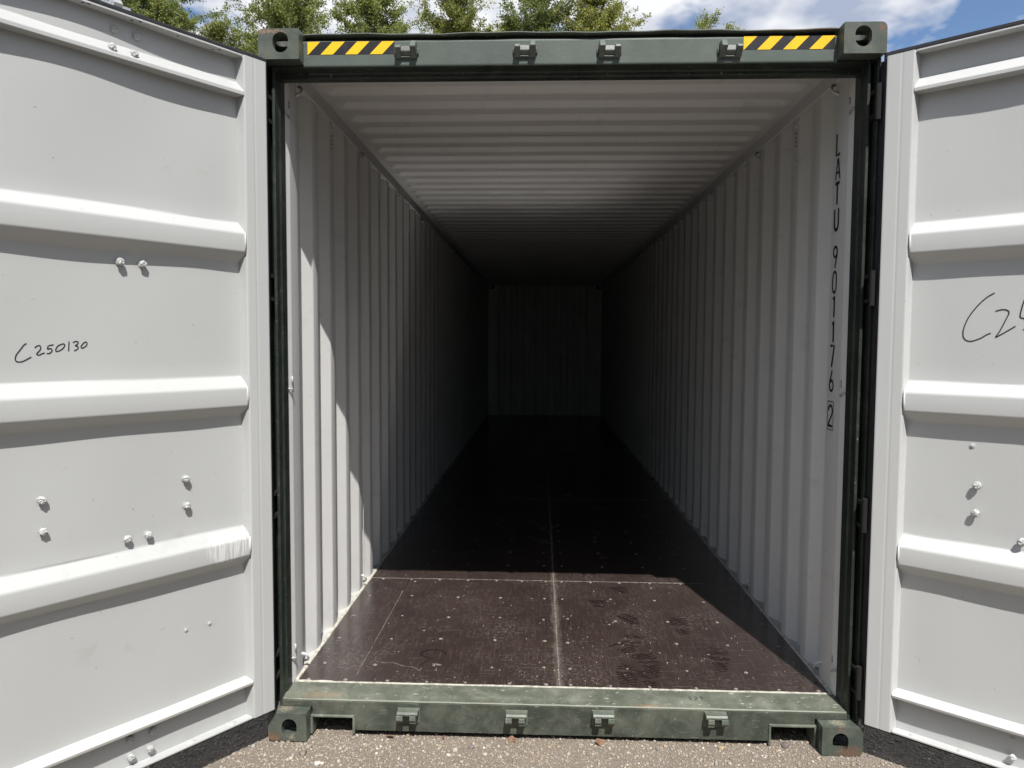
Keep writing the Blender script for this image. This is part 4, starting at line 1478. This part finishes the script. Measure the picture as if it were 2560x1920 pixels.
TREES = [
    (-18.2, 30, 20.4, 5.6, 1.3, 'dark dense birch behind the top edge of the left door', (0.72, 0.80, 0.80)),
    (-16.2, 29, 16.7, 2.6, 0.9, 'light green birch standing right of the galvanised lock rod end', (1.0, 1.0, 1.0)),
    (-15.0, 29.5, 16.3, 2.6, 0.9, 'rounded birch top sloping down towards the left corner casting', (1.05, 1.0, 1.0)),
    (-13.3, 30, 15.6, 2.6, 0.8, 'low birch crown just left of the left corner casting', (1.0, 1.0, 1.0)),
    (-11.6, 30, 18.6, 5.0, 1.35, 'broad birch directly behind the left corner casting', (0.92, 0.95, 0.9)),
    (-9.6, 31, 15.9, 2.4, 0.8, 'low birch crown behind the left striped sticker', (1.0, 1.02, 1.0)),
    (-7.7, 30, 18.5, 3.9, 1.2, 'tall birch behind the leftmost header keeper', (0.98, 1.0, 0.95)),
    (-4.1, 31, 18.5, 3.7, 1.15, 'pointed birch between the leftmost and second header keepers', (1.1, 1.06, 1.0)),
    (-2.2, 31, 16.6, 3.2, 0.9, 'short birch left of the second header keeper from the left', (1.15, 1.08, 1.0)),
    (-0.45, 30, 18.2, 3.2, 0.95, 'dark upright birch behind the two middle header keepers', (0.75, 0.82, 0.85)),
    (2.3, 30, 17.9, 3.8, 1.2, 'bright yellow green birch right of the third header keeper', (1.2, 1.1, 0.95)),
    (7.3, 30, 16.45, 2.0, 0.40, 'sparse birch tip left of the right striped sticker', (1.0, 1.0, 1.05)),
    (8.6, 30, 15.95, 2.0, 0.42, 'small birch tip just above the right striped sticker', (1.05, 1.0, 1.0)),
]
for i, (x, y, h, w_, dn, lb, tn) in enumerate(TREES):
    tree('birch_tree', x, y, h, w_, dn, lb, 100 + i, tn, sparse=dn < 0.5)

# ================================================================== unseen wood added behind the photographer to darken the deep interior
wrs = np.random.default_rng(77)
n = 90000
bx = wrs.uniform(-34, 34, n)
hmax = 8.5 + 2.2 * np.sin(bx * 0.9) + 1.3 * np.sin(bx * 2.3 + 1)
bz = hmax * wrs.random(n) ** 0.9
by = -13.5 + 0.010 * bx ** 2 + wrs.normal(0, 1.1, n) * (1.15 - 0.6 * bz / hmax)
C = np.stack([bx, by, bz], 1)
ax = wrs.normal(0, 1, (n, 3)); ax /= np.linalg.norm(ax, axis=1, keepdims=True)
rn = wrs.normal(0, 1, (n, 3)); sd = np.cross(ax, rn); sd /= np.linalg.norm(sd, axis=1, keepdims=True)
ln = wrs.uniform(0.12, 0.26, (n, 1))
V = np.stack([C, C + ax * ln * 0.6 + sd * ln * 0.4, C + ax * ln * 1.3, C + ax * ln * 0.6 - sd * ln * 0.4], 1)
me = bpy.data.meshes.new('wood')
me.vertices.add(n * 4); me.vertices.foreach_set('co', V.reshape(-1))
me.loops.add(n * 4); me.loops.foreach_set('vertex_index', np.arange(n * 4, dtype=np.int32))
me.polygons.add(n); me.polygons.foreach_set('loop_start', np.arange(0, n * 4, 4, dtype=np.int32))
full = np.ones((n, 4, 4)); full[..., :3] = (np.array([0.055, 0.085, 0.03]) * wrs.uniform(0.7, 1.3, (n, 1)))[:, None]
ca_ = me.color_attributes.new('tint', 'FLOAT_COLOR', 'POINT'); ca_.data.foreach_set('color', full.reshape(-1))
me.materials.append(LM.m); me.update(calc_edges=True)
wood = bpy.data.objects.new('wood', me); COL.objects.link(wood)
wood['kind'] = 'stuff'; wood['label'] = 'dark leafy wood added unseen behind the viewer to dim the far interior'; wood['category'] = 'wood'
